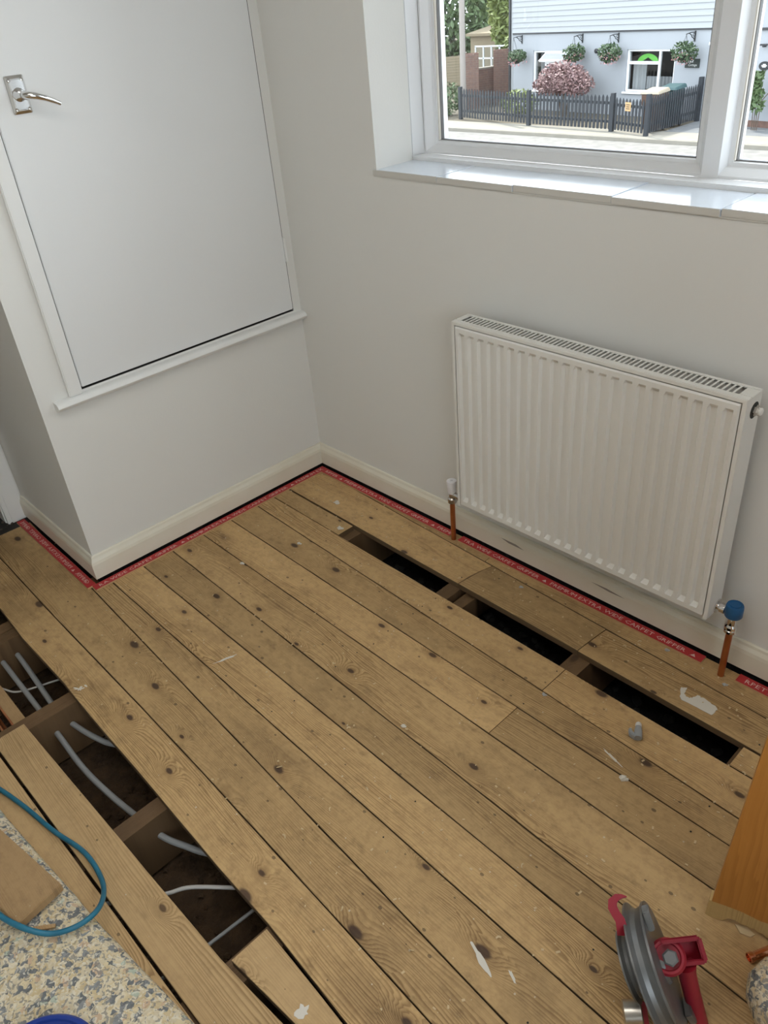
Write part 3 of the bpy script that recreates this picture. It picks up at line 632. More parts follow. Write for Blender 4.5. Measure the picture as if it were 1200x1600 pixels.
# ================================================================== THINGS ON THE FLOOR
# foam underlay, lower left
def foam_roll(name, label, pts, w, h, seed):
    random.seed(seed); b = MB(); V = []; n = 28; k = 0
    for (x, y, s1) in pts:
        for q in range(n):
            a = 2*math.pi*q/n; ca, sa = math.cos(a), math.sin(a)
            r = 1 + random.uniform(-.008,.008)
            V.append((x, y + w*s1*math.copysign(abs(ca)**.75, ca)*r, h*(.5 + .5*math.copysign(abs(sa)**.75, sa)*s1)*1.0))
    F = [(i*n+q, i*n+(q+1) % n, (i+1)*n+(q+1) % n, (i+1)*n+q) for i in range(len(pts)-1) for q in range(n)] + [tuple(range(n)), tuple(range((len(pts)-1)*n, len(pts)*n))]
    b.add(V, F); return tag(build(name, b, FOAM, smooth=True), label, 'underlay')
pts = []
for i in range(26):
    t = i/25; x = .40 + 1.45*t; e = min(1, .9 + .1*min(t, 1-t)*20); pts.append((x, -1.563 + .105*(x-.84) - .205 + .003*math.sin(9*t), e))
foam_roll('carpet_underlay', 'large multicoloured crumb foam underlay roll in the lower left', pts, .205, .075, 3)
pts = [(2.098+.035*i, -.745-.012*i, .72 if i == 0 else 1) for i in range(9)]
b = MB()
poly = [(2.100,-.700),(2.094,-.738),(2.106,-.768),(2.14,-.80),(2.22,-.83),(2.32,-.80),(2.32,-.70),(2.2,-.66),(2.12,-.672)]
for (za, sc_), (zb_, sd) in zip([(0,.97),(.008,1.0),(.03,1.01),(.052,.97)], [(.008,1.0),(.03,1.01),(.052,.97),(.058,.90)]):
    pass
c0 = Vector((2.20,-.745)); V = []; lv = [(0,.97),(.008,1.0),(.030,1.015),(.050,.97),(.058,.88)]
for z, sc_ in lv:
    for (x, y) in poly: V.append((c0.x+(x-c0.x)*sc_, c0.y+(y-c0.y)*sc_, z))
n = len(poly); b.add(V, [(i*n+q,i*n+(q+1)%n,(i+1)*n+(q+1)%n,(i+1)*n+q) for i in range(len(lv)-1) for q in range(n)] + [tuple(range(n)), tuple(range((len(lv)-1)*n, len(lv)*n))])
tag(build('carpet_underlay', b, FOAM, smooth=True), 'small crumb foam underlay offcut at the lower right edge', 'underlay')
# board offcut on the underlay
zt_ = .098
A, B_, C_, D_ = Vector((.62,-1.630,.077)), Vector((1.045,-1.556,.077)), Vector((1.062,-1.656,.077)), Vector((.60,-1.735,.077))
b = MB(); b.prism([A,B_,C_,D_], (0,0,.021)); tag(build('board_offcut', b, OFFCUT, bevel=.0015), 'short brown board offcut lying on the foam underlay', 'board')
b = MB(); b.prism([(1.076,-1.634,.0765),(1.102,-1.600,.0765),(1.109,-1.604,.0765),(1.083,-1.638,.0765)], (0,0,.004)); tag(build('wood_splinter', b, OFFCUT), 'thin reddish wood splinter inside the teal loop on the underlay', 'splinter')
# teal hose
run('plastic_hose', 'teal plastic hose looping from the boards over the foam underlay', 'hose', [(.50,-1.585,.008),(.61,-1.552,.007),(.712,-1.528,.007),(.828,-1.507,.007),(.931,-1.482,.008),(1.0125,-1.482,.012),(1.075,-1.497,.03),(1.128,-1.528,.066),(1.142,-1.572,.084),(1.12,-1.615,.086),(1.083,-1.647,.100),(1.022,-1.673,.106),(.94,-1.69,.107),(.84,-1.70,.107)], .0056, HOSE, n=12)
# blue tub lid
t = thing('tub_lid', 'round blue plastic tub lid on the underlay at the bottom left edge', 'lid', (1.355,-1.745,.074))
b = MB(); b.lathe((1.355,-1.745,.076), (0,0,1), [(.106,0),(.112,.004),(.112,.014),(.108,.018),(.102,.018),(.100,.013),(.060,.012),(.057,.015),(.001,.015)], 48); build('lid', b, NAVY, t, smooth=True)
# upright varnished board, right edge
t = thing('pine_board', 'upright orange varnished pine board with a broken raw lower end', 'board', (2.10,-.64,0))
bx = Vector((.962,.273,0)); by = Vector((-.273,.962,0)); bz = Vector((.035,.012,1)).normalized(); P0 = Vector((1.979,-.672,0))
def wpt(u, h, d=0): return P0 + bx*u + bz*h + by*d
edge = [(0,.004),(.006,0),(.022,.0005),(.032,.006),(.040,.020),(.050,.0235),(.058,.021),(.066,.020),(.073,.022),(.080,.019),(.086,.022),(.094,.017),(.101,.018),(.109,.012),(.118,.010),(.126,.014),(.134,.022),(.15,.026),(.175,.022),(.20,.016),(.23,.004),(.26,0),(.30,.003)]
top = [(0.004,.052),(.03,.056),(.06,.058),(.09,.054),(.12,.060),(.15,.066),(.20,.068),(.25,.07),(.30,.07)]
def topz(u):
    for (a, za), (c, zc) in zip(top, top[1:]):
        if u <= c: return za + (zc-za)*(u-a)/(c-a)
    return .07
b = MB(); V = []; F = []
for u, h in edge:
    V += [wpt(max(u, .0), h, 0), wpt(u, topz(u), 0), wpt(u, topz(u), .024), wpt(u, h+.006, .024)]
for i in range(len(edge)-1):
    o_ = i*4
    for q in range(4): F.append((o_+q, o_+(q+1)%4, o_+4+(q+1)%4, o_+4+q))
F += [(0,1,2,3), tuple((len(edge)-1)*4+q for q in (0,1,2,3))]
b.add(V, F); build('broken_end', b, RAW, t)['label'] = 'pale jagged raw wood end'
b = MB(); V = []; F = []
us = [.004,.03,.06,.09,.12,.15,.20,.25,.30]
for u in us: V += [wpt(u, topz(u), -.0004), wpt(u, 1.15, -.0004), wpt(u, 1.15, .0244), wpt(u, topz(u), .0244)]
for i in range(len(us)-1):
    for q in range(4): F.append((i*4+q, i*4+(q+1)%4, i*4+4+(q+1)%4, i*4+4+q))
F += [(0,1,2,3), tuple((len(us)-1)*4+q for q in range(4))]
b.add(V, F); build('varnished_face', b, VARN, t)
b = MB(); b.prism([(2.030,-.652,0),(2.045,-.662,0),(2.062,-.656,0),(2.066,-.646,0),(2.05,-.643,0)], (0,0,.004)); tag(build('wood_chip', b, CHIP), 'pale wood chip under the broken pine board', 'chip')
run('copper_tube', 'bright copper tube end poking in at the lower right edge', 'pipe', [(2.083,-.690,.0095),(2.092,-.672,.0095),(2.20,-.45,.0095)], .0078, COPPER2)
b = MB(); b.lathe((2.0835,-.689,.0098), (-.45,-.89,0), [(.0078,0),(.0093,.004),(.0095,.011),(.0078,.011),(.0070,.004),(.001,.003)], 18); o = build('tube_collar', b, COPPER2, bpy.data.objects['copper_tube'], smooth=True)
# pipe bender
BC = Vector((1.97512, -.87761, .115)); E1, E2 = Vector((.687,.722,-.082)), Vector((-.353,.431,.831)); E3 = Vector((.166,-.452,.876)); s_ = .00112
def bp(x, y, c=0): return BC + (E1*(x-1020) + E2*(1500-y))*s_ + E3*c       # placed on the tool's own axes
bend = thing('pipe_bender', 'red and grey hand pipe bender standing on the boards', 'tool', (1.99,-.90,0))
nx = (E1*.955 + E2*.20 + E3*.34).normalized()
o0 = bp(1026,1510,0)
b = MB(); b.lathe(o0 - nx*.022, nx, [(.094,0),(.106,.002),(.106,.005),(.096,.011),(.093,.019),(.096,.027),(.102,.032),(.102,.036),(.088,.038),(.08,.035),(.03,.035),(.028,.041),(.01,.041)], 56); build('large_former', b, CAST, bend, smooth=True)
o1 = bp(995,1508,-.015)
b = MB(); b.lathe(o1 - nx*.018, nx, [(.050,0),(.058,.002),(.058,.005),(.050,.010),(.048,.015),(.053,.020),(.053,.022),(.02,.023)], 44); build('small_former', b, CAST, bend, smooth=True)
uv = (E2 - nx*E2.dot(nx)).normalized(); wv_ = nx.cross(uv)
for ang in (80, 262):
    b = MB(); a = math.radians(ang); dv = uv*math.sin(a) + wv_*math.cos(a); tv = uv*math.cos(a) - wv_*math.sin(a)
    b.prism([o0+nx*.016+dv*.080-tv*.024, o0+nx*.016+dv*.108-tv*.010, o0+nx*.016+dv*.112+tv*.006, o0+nx*.016+dv*.080+tv*.024], nx*.012); build('former_lug', b, CAST, bend, bevel=.002)
hook = [(378,206,2),(352,203,8),(322,208,15),(297,232,19),(297,268,19),(316,305,18),(340,340,20),(350,380,22),(350,430,18)]
b = MB(); V = []
for q, (x, y, hw) in enumerate(hook):
    xa, ya, _ = hook[max(q-1,0)]; xb, yb, _ = hook[min(q+1,len(hook)-1)]; L_ = math.hypot(xb-xa, yb-ya); nx_, ny_ = (yb-ya)/L_, -(xb-xa)/L_
    for sg, dp in ((1,.026),(-1,.026),(-1,.014),(1,.014)): V.append(bp(879+(x+nx_*hw*1.4*sg)/3.75, 1348+(y+ny_*hw*1.4*sg)/3.75, dp))
b.add(V, [(q*4+k_, q*4+(k_+1)%4, q*4+4+(k_+1)%4, q*4+4+k_) for q in range(len(hook)-1) for k_ in range(4)] + [(0,1,2,3), tuple((len(hook)-1)*4+k_ for k_ in range(4))])
build('hook_arm', b, BENDR, bend)
br = [(565,480),(785,455),(800,470),(845,608),(835,625),(612,652),(580,622),(565,560)]
b = MB(); b.prism([bp(880+x/3.75, 1340+y/3.75, .0) for x, y in br], E3*-.012)
b.prism([bp(880+x/3.75, 1340+y/3.75, .0) for x, y in [(565,480),(785,455),(790,490),(570,512)]], E3*.034)
b.prism([bp(880+x/3.75, 1340+y/3.75, .0) for x, y in [(770,470),(800,465),(845,610),(815,618)]], E3*.030)
b.prism([bp(880+x/3.75, 1340+y/3.75, .0) for x, y in [(790,628),(845,610),(838,590),(640,612),(640,645)]], E3*.030)
build('bracket', b, BENDR, bend, bevel=.003)
b = MB(); cp = bp(880+612/3.75, 1340+582/3.75, 0); b.lathe(cp - E3*.012, E3, [(.030,0),(.030,.040),(.026,.045),(.022,.045),(.020,.040),(.001,.040)], 28); build('pivot_boss', b, BENDR, bend, smooth=True)
b = MB(); b.lathe(bp(880+625/3.75, 1340+588/3.75, .026), E3, [(.014,0),(.014,.012),(.011,.014)], 6); build('pivot_bolt', b, CAST, bend)
h0 = bp(880+712/3.75, 1340+625/3.75, .012); h1 = bp(880+745/3.75, 1340+760/3.75, .0); h2 = bp(880+812/3.75, 1340+1010/3.75, -.02); h3 = bp(880+870/3.75, 1340+1230/3.75, -.06)
b = MB(); b.tube([h0, h0.lerp(h1,.35), h1, h2, h3], [.019,.0155,.015,.0145,.014], 16); build('handle', b, BENDR, bend, smooth=True)
b = MB(); b.lathe(bp(880+352/3.75, 1340+912/3.75, .0), (E1*.97+E2*.03+E3*.2).normalized(), [(.019,0),(.0215,.002),(.0215,.030),(.019,.032),(.010,.032)], 24); build('roller', b, STEEL, bend, smooth=True)
b = MB(); b.prism([bp(880+x/3.75, 1340+y/3.75, .004) for x, y in [(455,835),(485,850),(505,980),(530,1120),(470,1120),(458,980)]], E3*-.02)
b.tube([bp(880+490/3.75, 1340+1050/3.75, -.005), bp(880+560/3.75, 1340+1350/3.75, -.08)], .015, 12); build('lower_arm', b, BENDR, bend)
# grey pipe clip
c0 = Vector((1.650,-.376,0)); ux = Vector((-.35,.62,0)).normalized(); uy = Vector((-ux.y, ux.x, 0))
t = thing('pipe_clip', 'grey and white plastic pipe clip lying beside the long floor hole', 'clip', tuple(c0))
b = MB(); b.tube([c0 - ux*.014 + Vector((0,0,.010)), c0 - ux*.002 + Vector((0,0,.011)), c0 + ux*.016 + Vector((0,0,.010)), c0 + ux*.027 + Vector((0,0,.009))], [.0095,.0098,.0085,.0065], 14); build('body', b, CLIPG, t, smooth=True)
b = MB(); b.lathe(c0 + ux*.022 + Vector((0,0,.0092)), ux, [(.0078,0),(.0078,.008),(.006,.012),(.002,.014)], 14); build('tip', b, CLIPW, t, smooth=True)['label'] = 'white rounded tip'
b = MB(); b.prism([c0 + uy*.004 - ux*.016, c0 + uy*.020 - ux*.006, c0 + uy*.023 + ux*.010, c0 + uy*.016 + ux*.012, c0 + uy*.014 + ux*.001, c0 + uy*.004 - ux*.004], (0,0,.016)); build('jaw', b, CLIPG, t, bevel=.002)
# grey plaster lumps and wood shavings: each a thing of its own
def grey_lump(x, y, label, r=.006, m=PLAST):
    b = MB(); lump(b, (x, y, r*.36), r); lump(b, (x+r*.9, y+r*.4, r*.25), r*.6); tag(build('plaster_lump', b, m), label, 'lump', 'plaster lumps on the floor')
grey_lump(1.548,-.067,'grey plaster lump against the gripper under the radiator end')
grey_lump(1.721,-.084,'grey plaster lump at the foot of the blue capped riser')
grey_lump(1.083,-.111,'grey plaster lump on the board below the radiator middle')
grey_lump(1.401,-.418,'grey plaster lump on the seam beside the second joist')
grey_lump(.406,-.263,'white plaster lump on the cut board end at the hole', .010, PAINT)
grey_lump(1.691,-.506,'cream plaster lump in front of the grey pipe clip', .009, PAINT)
grey_lump(.366,-.415,'white plaster crumb on a seam nearest the room corner', .007, PAINT)
grey_lump(.306,-.613,'white plaster crumb in front of the cupboard skirting', .007, PAINT)
grey_lump(1.204,-.739,'white plaster crumb in the middle of the floor', .006, PAINT)
def where(x, y):
    if x < 0: return 'on the boards beside the cupboard side skirting'
    if y > -.21: return 'on the narrow boards between the radiator and the long hole'
    if x > 1.72 : return 'on the boards near the varnished pine board' if y > -.7 else 'on the boards beside the red pipe bender'
    if y < -1.0: return 'on the boards along the left floor hole'
    if x < .9: return 'on the boards in front of the room corner'
    return 'on the open boards in the middle of the floor'
def shaving(x, y, r=None):
    r = r or random.uniform(.003,.007); a0 = random.uniform(0, 6.28); turn = random.uniform(.6,1.9); wd = random.uniform(.002,.0045); b = MB(); V = []; n = 6
    for i in range(n+1):
        a = a0 + turn*i/n; px_, py_ = x + math.cos(a)*r, y + math.sin(a)*r; z = .0012 + .0022*math.sin(math.pi*i/n)
        V += [(px_, py_, z), (px_ + math.cos(a)*wd, py_ + math.sin(a)*wd, z+.0012), (px_ + math.cos(a)*wd, py_ + math.sin(a)*wd, z+.0004), (px_, py_, z-.0010)]
    F = [(i*4+q, i*4+(q+1)%4, i*4+4+(q+1)%4, i*4+4+q) for i in range(n) for q in range(4)] + [(0,1,2,3), tuple(n*4+q for q in range(4))]
    b.add(V, F); return tag(build('wood_shaving', b, CHIP), 'tiny pale wood shaving ' + where(x, y), 'shaving', 'wood shavings on the floor')
SH = [(.442,-.176),(.247,-.175),(1.109,-.84),(1.331,-1.139),(1.064,-1.03),(.885,-1.043),(1.421,-1.012),(1.501,-.894),(1.573,-.693),(1.664,-.833),(1.737,-.744),(1.65,-1.231),(1.447,-1.165),(1.176,-.545),(.763,-.495),(1.258,-1.022),(.392,-1.03),(.371,-1.156),(.339,-1.077),(-.328,-.995),(.368,-.775),(.235,-.475),(1.23,-1.149),(.871,-.382),(1.552,-.353),(1.611,-.35),(1.851,-.434),(1.792,-.396),(1.724,-.99),(1.611,-1.116),(1.88,-.314),(1.443,-.156),(1.458,-.133),(1.459,-.2),(1.481,-.089),(1.277,-.2),(.987,-.08),(.767,-.1),(1.581,-.2),(.606,-.354),(1.336,-.902),(1.274,-.936),(1.444,-.926),(1.143,-.566)]
for x, y in SH: shaving(x, y, .0085 if (x, y) == (1.143,-.566) else None)
b = MB()
for _ in range(650):
    x = random.uniform(.0,2.1); y = random.uniform(-1.25,-.06) if random.random() < .6 else -abs(random.gauss(.0,.2))-.06
    if y < -1.26 or (.43 < x < 1.85 and -.31 < y < -.2) : continue
    if x < .05 and y > -1.0: continue
    r = random.uniform(.0006,.0022); a = random.uniform(0,6.28); d1 = Vector((math.cos(a),math.sin(a),0))*r*random.uniform(1,2.2); d2 = Vector((-math.sin(a),math.cos(a),0))*r; c = Vector((x,y,.0006)); b.obox(c + Vector((0,0,.0003)), d1, d2, Vector((0,0,.0006)))
tag(stuff(build('sawdust', b, CHIP)), 'fine sawdust and crumbs scattered over the bare floorboards', 'sawdust')
b = MB()
for _ in range(150): lump(b, (random.uniform(-.9,-.575), random.uniform(-1.35,-1.0), .002), random.uniform(.003,.010))
tag(stuff(build('rubble', b, RUBBLE)), 'dark loose rubble on the threshold at the doorway', 'rubble')

# ================================================================== OUTSIDE
ZG = -2.392
FACADE = mat('painted_render', (.315, .336, .362), .8, noise=(1.5, .6, (.30, .32, .345)), bump=(30, .2, .01))
BOARDW = mat('painted_weatherboard', (.31, .325, .34), .6)
BAND = mat('black_band', (.03, .032, .036), .5)
FENCEM = mat('dark_fence_stain', (.026, .031, .038), .7, noise=(6, .5, (.018, .022, .028)))
ROAD = mat('pale_road', (.20, .19, .175), .9, noise=(3.5, .35, (.14, .135, .125)), bump=(40, .4, .01))
PAVE = mat('pale_pavement', (.24, .225, .19), .9, noise=(4, .5, (.20, .185, .155)), bump=(40, .3, .01))
DRIVE = mat('grey_drive', (.15, .155, .16), .9, noise=(3, .5, (.11, .115, .12)))
GARD = mat('garden_soil', (.10, .085, .06), .95)
BRICK = mat('red_brick', (.20, .115, .088), .85, noise=(9, .5, (.10, .06, .05)))
MORT = mat('brick_mortar', (.22, .20, .18), .9)
LEAF1 = mat('tree_leaf', (.20, .235, .06), .6, noise=(.8, .5, (.085, .12, .035)))
LEAF2 = mat('dark_leaf', (.065, .105, .038), .6)
LEAF3 = mat('basket_leaf', (.038, .072, .028), .6)
MAPLE = mat('purple_leaf', (.30, .19, .175), .5, noise=(3, .6, (.11, .055, .065)))
FLOW = mat('pink_flower', (.50, .25, .25), .6)
BARK = mat('bark', (.10, .075, .055), .9)
POLEM = mat('weathered_pole', (.26, .235, .215), .85)
IRON = mat('black_iron', (.02, .022, .025), .5)
DARKIN = mat('dark_room', (.025, .028, .03), .8)
CURT = mat('net_curtain', (.30, .31, .32), .9)
GREENREF = mat('green_reflection_paint', (.10, .42, .04), .6)
SLATE = mat('slate', (.022, .03, .028), .7)
CHALK = mat('chalk', (.75, .78, .76), .8)
BINB = mat('brown_bin', (.10, .055, .035), .5)
BINL = mat('pale_bin_lid', (.30, .255, .19), .5)
BING = mat('green_bin', (.015, .055, .062), .5)
PLATE = mat('tan_sign', (.48, .30, .14), .6)
FENWOOD = mat('old_fence_wood', (.20, .165, .11), .85, noise=(4, .5, (.22, .18, .12)))
WOODS = mat('garden_white', (.55, .58, .6), .6)

b = MB(); b.add([(-60,8,ZG-.10),(60,8,ZG-.10),(60,19.53,ZG-.10),(-60,19.53,ZG-.10)], [(0,1,2,3)]); b.add([(-60,.4,ZG-.1),(60,.4,ZG-.1),(60,8,ZG-.1),(-60,8,ZG-.1)], [(0,1,2,3)]); o = build('road', b, ROAD); tag(o, 'pale sunlit road seen through the window', 'road', kind='structure')
b = MB(); b.box((-60,19.53,ZG-.2),(60,19.62,ZG-.005)); b.box((-60,19.62,ZG-.2),(60,20.75,ZG)); o = build('pavement', b, PAVE); tag(o, 'pale pavement with kerb in front of the dark fence', 'pavement', kind='structure')
b = MB(); b.box((-60,20.75,ZG-.2),(60,60,ZG-.004)); o = build('garden_ground', b, GARD); tag(o, 'dark garden ground behind the pavement', 'ground', kind='structure')
b = MB(); b.box((-10.2,20.7,ZG-.2),(-3,24,ZG+.001)); o = build('driveway', b, DRIVE); tag(o, 'grey driveway right of the picket fence', 'driveway', kind='structure')

FA = Vector((-17.85,23.66,ZG)); FD = Vector((.99071,-.13602,0)); FN = Vector((-.13602,-.99071,0)); UP = Vector((0,0,1))
def fp(u, z, out=0): return FA + FD*u + UP*z + FN*out
def fbox(b, u0, u1, z0, z1, o0, o1, mi=0): b.obox(fp((u0+u1)/2,(z0+z1)/2,(o0+o1)/2), FD*(u1-u0)/2, FN*(o1-o0)/2, UP*(z1-z0)/2, mi)
house = thing('cottage', 'pale blue white cottage with weatherboarded upper storey across the road', 'house', tuple(fp(3.9,0)))
W1 = (.86,2.52,.62,1.81); W2 = (4.90,6.68,.68,1.83); D1 = (7.86,8.7,0,1.95)
b = MB(); U0, U1 = -.12, 8.9; zt2 = 2.30
us_ = [U0, W1[0], W1[1], W2[0], W2[1], D1[0], D1[1], U1]
for u0, u1, spec in ((U0,W1[0],None),(W1[0],W1[1],W1),(W1[1],W2[0],None),(W2[0],W2[1],W2),(W2[1],D1[0],None),(D1[0],D1[1],D1),(D1[1],U1,None)):
    if spec is None: fbox(b, u0, u1, 0, zt2, -.25, 0)
    else:
        if spec[2] > 0: fbox(b, u0, u1, 0, spec[2], -.25, 0)
        fbox(b, u0, u1, spec[3], zt2, -.25, 0)
build('wall', b, FACADE, house)
b = MB(); fbox(b, U0, U1, 2.30, 2.345, -.05, .035); build('black_band', b, BAND, house)
for i in range(9):
    z = 2.345 + i*.152; b = MB()
    b.add([fp(U0,z,.045),fp(U1,z,.045),fp(U1,z+.152,.022),fp(U0,z+.152,.022),fp(U0,z,.0),fp(U1,z,0),fp(U1,z+.152,0),fp(U0,z+.152,0)], [(0,1,2,3),(0,4,5,1),(0,3,7,4),(1,5,6,2),(3,2,6,7)])
    build('weatherboard', b, BOARDW, house)
b = MB(); fbox(b, U0, U1, 2.30, 3.7, -.25, -.0); build('upper_wall', b, BOARDW, house)
b = MB(); fbox(b, U0+.05, U1, 0, 3.0, -2.6, -2.5); fbox(b, U0+.05, U1, 2.2, 2.3, -2.5, -.25); fbox(b, U0+.02, U0+.12, 0, 3.0, -2.6, -.2); build('inner_room', b, DARKIN, house)
b = MB(); fbox(b, -.30, -.22, 0, 3.6, -.02, .06); build('downpipe', b, IRON, house)
b = MB(); fbox(b, -.215, -.12, 0, 3.6, -.25, .01); build('corner_board', b, BOARDW, house)
def wframe(spec, mull, trans, name='window_frame'):
    u0, u1, z0, z1 = spec; t = .055; b = MB()
    fbox(b,u0,u1,z0,z0+t,-.12,-.05); fbox(b,u0,u1,z1-t,z1,-.12,-.05); fbox(b,u0,u0+t,z0+t,z1-t,-.12,-.05); fbox(b,u1-t,u1,z0+t,z1-t,-.12,-.05); fbox(b,mull-t*.6,mull+t*.6,z0+t,z1-t,-.12,-.05)
    if trans: fbox(b,trans[0],trans[1],trans[2]-t*.7,trans[2]+t*.7,-.12,-.05)
    f = build(name, b, UPVC, house); b = MB(); fbox(b,u0-.06,u1+.06,z0-.05,z0,-.2,.05); build('sill', b, UPVC, f)
    b = MB(); b.add([fp(u0+t,z0+t,-.085),fp(mull,z0+t,-.085),fp(mull,z1-t,-.085),fp(u0+t,z1-t,-.085)],[(0,1,2,3)]); build('pane', b, GLASS, f)
    b = MB(); b.add([fp(mull,z0+t,-.085),fp(u1-t,z0+t,-.085),fp(u1-t,z1-t,-.085),fp(mull,z1-t,-.085)],[(0,1,2,3)]); build('pane', b, GLASS, f)
    return f
f1 = wframe(W1, 1.42, (1.42,2.46,1.45)); f2 = wframe(W2, 6.10, (4.95,6.10,1.47))
# open top-hung sash
b = MB(); c_ = fp(1.93,1.74,-.04); so = (FN*.30 - UP*.20)
for u in (1.44,2.44): b.obox(fp(u,1.74,-.04)+so/2, FD*.025, so/2, (so.cross(FD)).normalized()*.02)
for k in (0,1): b.obox(fp(1.94,1.74,-.04)+so*k, FD*.525, so*.08, (so.cross(FD)).normalized()*.025)
sash = build('open_sash', b, UPVC, house); b = MB(); q0 = fp(1.44,1.74,-.04); q1 = fp(2.44,1.74,-.04); b.add([q0,q1,q1+so,q0+so],[(0,1,2,3)]); build('pane', b, CURT, sash)
for spec in (W1, W2):
    b = MB(); n = 40 if spec is W2 else 12; V = []
    for i in range(n+1):
        u = spec[0]+.05+(spec[1]-spec[0]-.1)*i/40; o_ = -.34 + .03*math.sin(i*2.1); V += [fp(u,spec[2]+.05,o_), fp(u,(spec[2]+.40 if spec is W2 else spec[3]-.1),o_)]
    F = [(2*i,2*i+2,2*i+3,2*i+1) for i in range(n)]
    b.add(V, F); build('curtain', b, CURT, house)
b = MB(); n = 12; V = []
for i in range(n+1):
    u = 4.97+.5*i/n; V += [fp(u,.72,-.28+.025*math.sin(i*2.4)), fp(u,1.44,-.28+.025*math.sin(i*2.4))]
b.add(V, [(2*i,2*i+2,2*i+3,2*i+1) for i in range(n)]); build('curtain', b, CURT, house)
V = [fp(5.15+.8*i/10, 1.50+.20*math.sin(math.pi*i/10)**.6, -.2) for i in range(11)]; b = MB(); b.prism(V + [fp(5.75,1.50,-.2), fp(5.55,1.60,-.2), fp(5.35,1.50,-.2)], -FN*.02); build('pane_reflection', b, GREENREF, house)['label'] = 'painted green reflection, an arched panel behind the top pane'  # arched panel paints a green reflection into the upper pane
b = MB(); fbox(b, 7.92, 8.64, .02, 1.92, -.2, -.15); dr = build('front_door', b, UPVC, house)
b = MB(); fbox(b, 7.86,7.92,0,1.95,-.2,.02); fbox(b,8.64,8.70,0,1.95,-.2,.02); fbox(b,7.80,8.76,1.93,2.0,-.2,.06); build('door_frame', b, UPVC, house)
b = MB(); b.lathe(fp(3.73,1.80,0), tuple(FN), [(.05,0),(.07,.03),(.07,.09),(.04,.12)], 14); build('wall_lamp', b, IRON, house, smooth=True)
# slate name board
t = thing('name_board', 'black slate name board with chalk script beside the cottage window', 'sign', tuple(fp(7.30,1.36,.03)))
b = MB(); fbox(b, 7.06,7.54,1.36,1.59,.005,.03); build('slate', b, SLATE, t)
b = MB(); 
write(b, 'Rail', fp(7.10,1.495,.032), FD, UP + FD*.25, .105, .24); write(b, 'Cottage', fp(7.17,1.405,.032), FD, UP + FD*.25, .095, .30)
build('lettering', b, CHALK, t)['label'] = 'white chalk script'
# brackets and hanging baskets
def leaves(b, c, rx, ry, rz, n, size, mi=0, shell=.55):
    for _ in range(n):
        while True:
            p = Vector((random.uniform(-1,1),random.uniform(-1,1),random.uniform(-1,1)))
            if shell < p.length < 1: break
        p = Vector((p.x*rx,p.y*ry,p.z*rz)) + Vector(c); a = Vector((random.gauss(0,1),random.gauss(0,1),random.gauss(0,1))).normalized(); bb = a.orthogonal().normalized(); sz = size*random.uniform(.6,1.3)
        cx_ = a.cross(bb); b.add([p - a*sz, p + bb*sz*.45 + cx_*sz*.1, p + a*sz, p - bb*sz*.45 + cx_*sz*.1], [(0,1,2,3)], mi)
names = ['at the left end of the cottage wall','above the purple maple','left of the right hand window','above the slate name board']
for i, (ub, us2, zs2) in enumerate(((.32,.50,1.66),(3.08,3.10,1.75),(4.54,4.56,1.75),(7.28,7.28,1.77))):
    t = thing('wall_bracket', 'black scrolled iron wall bracket ' + names[i], 'bracket', tuple(fp(ub,2.03,0)), 'hanging basket brackets')
    b = MB(); fbox(b, ub-.02,ub+.02,2.02,2.28,0,.02); build('back_bar', b, IRON, t)
    b = MB(); b.tube([fp(ub,2.25,.02),fp(ub,2.255,.22),fp(ub,2.23,.42)], .012, 6); build('top_bar', b, IRON, t)
    b = MB(); b.tube([fp(ub,2.05,.02),fp(ub,2.11,.07),fp(ub,2.13,.14),fp(ub,2.19,.18),fp(ub,2.24,.28)], .012, 6); b.tube([fp(ub,2.19+.04*math.sin(a*.785),.07) + FN*.04*math.cos(a*.785) for a in range(9)], .009, 5); build('scroll', b, IRON, t)
    out = .42; t = thing('hanging_basket', 'flower filled hanging basket ' + names[i], 'basket', tuple(fp(us2,zs2-.2,out)), 'hanging baskets')
    b = MB(); b.lathe(fp(us2,zs2-.2,out), (0,0,1), [(.05,0),(.14,.05),(.20,.14),(.205,.15)], 16); build('bowl', b, IRON, t, smooth=True)
    b = MB()
    for a in range(3): b.tube([fp(us2,zs2-.06,out)+FD*.18*math.cos(a*2.09)+FN*.18*math.sin(a*2.09), fp(ub,2.22,.40)], .005, 4)
    build('chain', b, IRON, t)
    b = MB(); leaves(b, fp(us2,zs2+.03,out), .40 if i else .34, .32, .27 if i else .2, 420, .055, shell=.3); stuff(build('foliage', b, LEAF3, t))
    b = MB(); leaves(b, fp(us2,zs2-.12,out), .36, .30, .18, 90, .035, shell=.5); stuff(build('flowers', b, FLOW, t))
# picket fence
def pickets(root, p0, p1, n, h, z0=.06):
    p0, p1 = Vector(p0), Vector(p1); d = (p1-p0).normalized(); nn = Vector((d.y,-d.x,0)); L = (p1-p0).length; hw = L/n*.275
    base = None
    for i in range(n):
        c = p0 + d*L*(i+.5)/n; hh = h*random.uniform(.985,1.01)
        if base is None or True:
            b = MB(); b.prism([c-d*hw+UP*z0, c+d*hw+UP*z0, c+d*hw+UP*(hh-.07), c+UP*hh, c-d*hw+UP*(hh-.07)], nn*.02); build('picket', b, FENCEM, root)
    for z in (.26,.74):
        b = MB(); b.obox((p0+p1)/2 + UP*(z*h/.95) - nn*.02, d*L/2, nn*.02, UP*.035); build('rail', b, FENCEM, root)
def post(root, p, h): b = MB(); p = Vector(p); b.box((p.x-.055,p.y-.055,ZG),(p.x+.055,p.y+.055,ZG+h)); build('post', b, FENCEM, root)
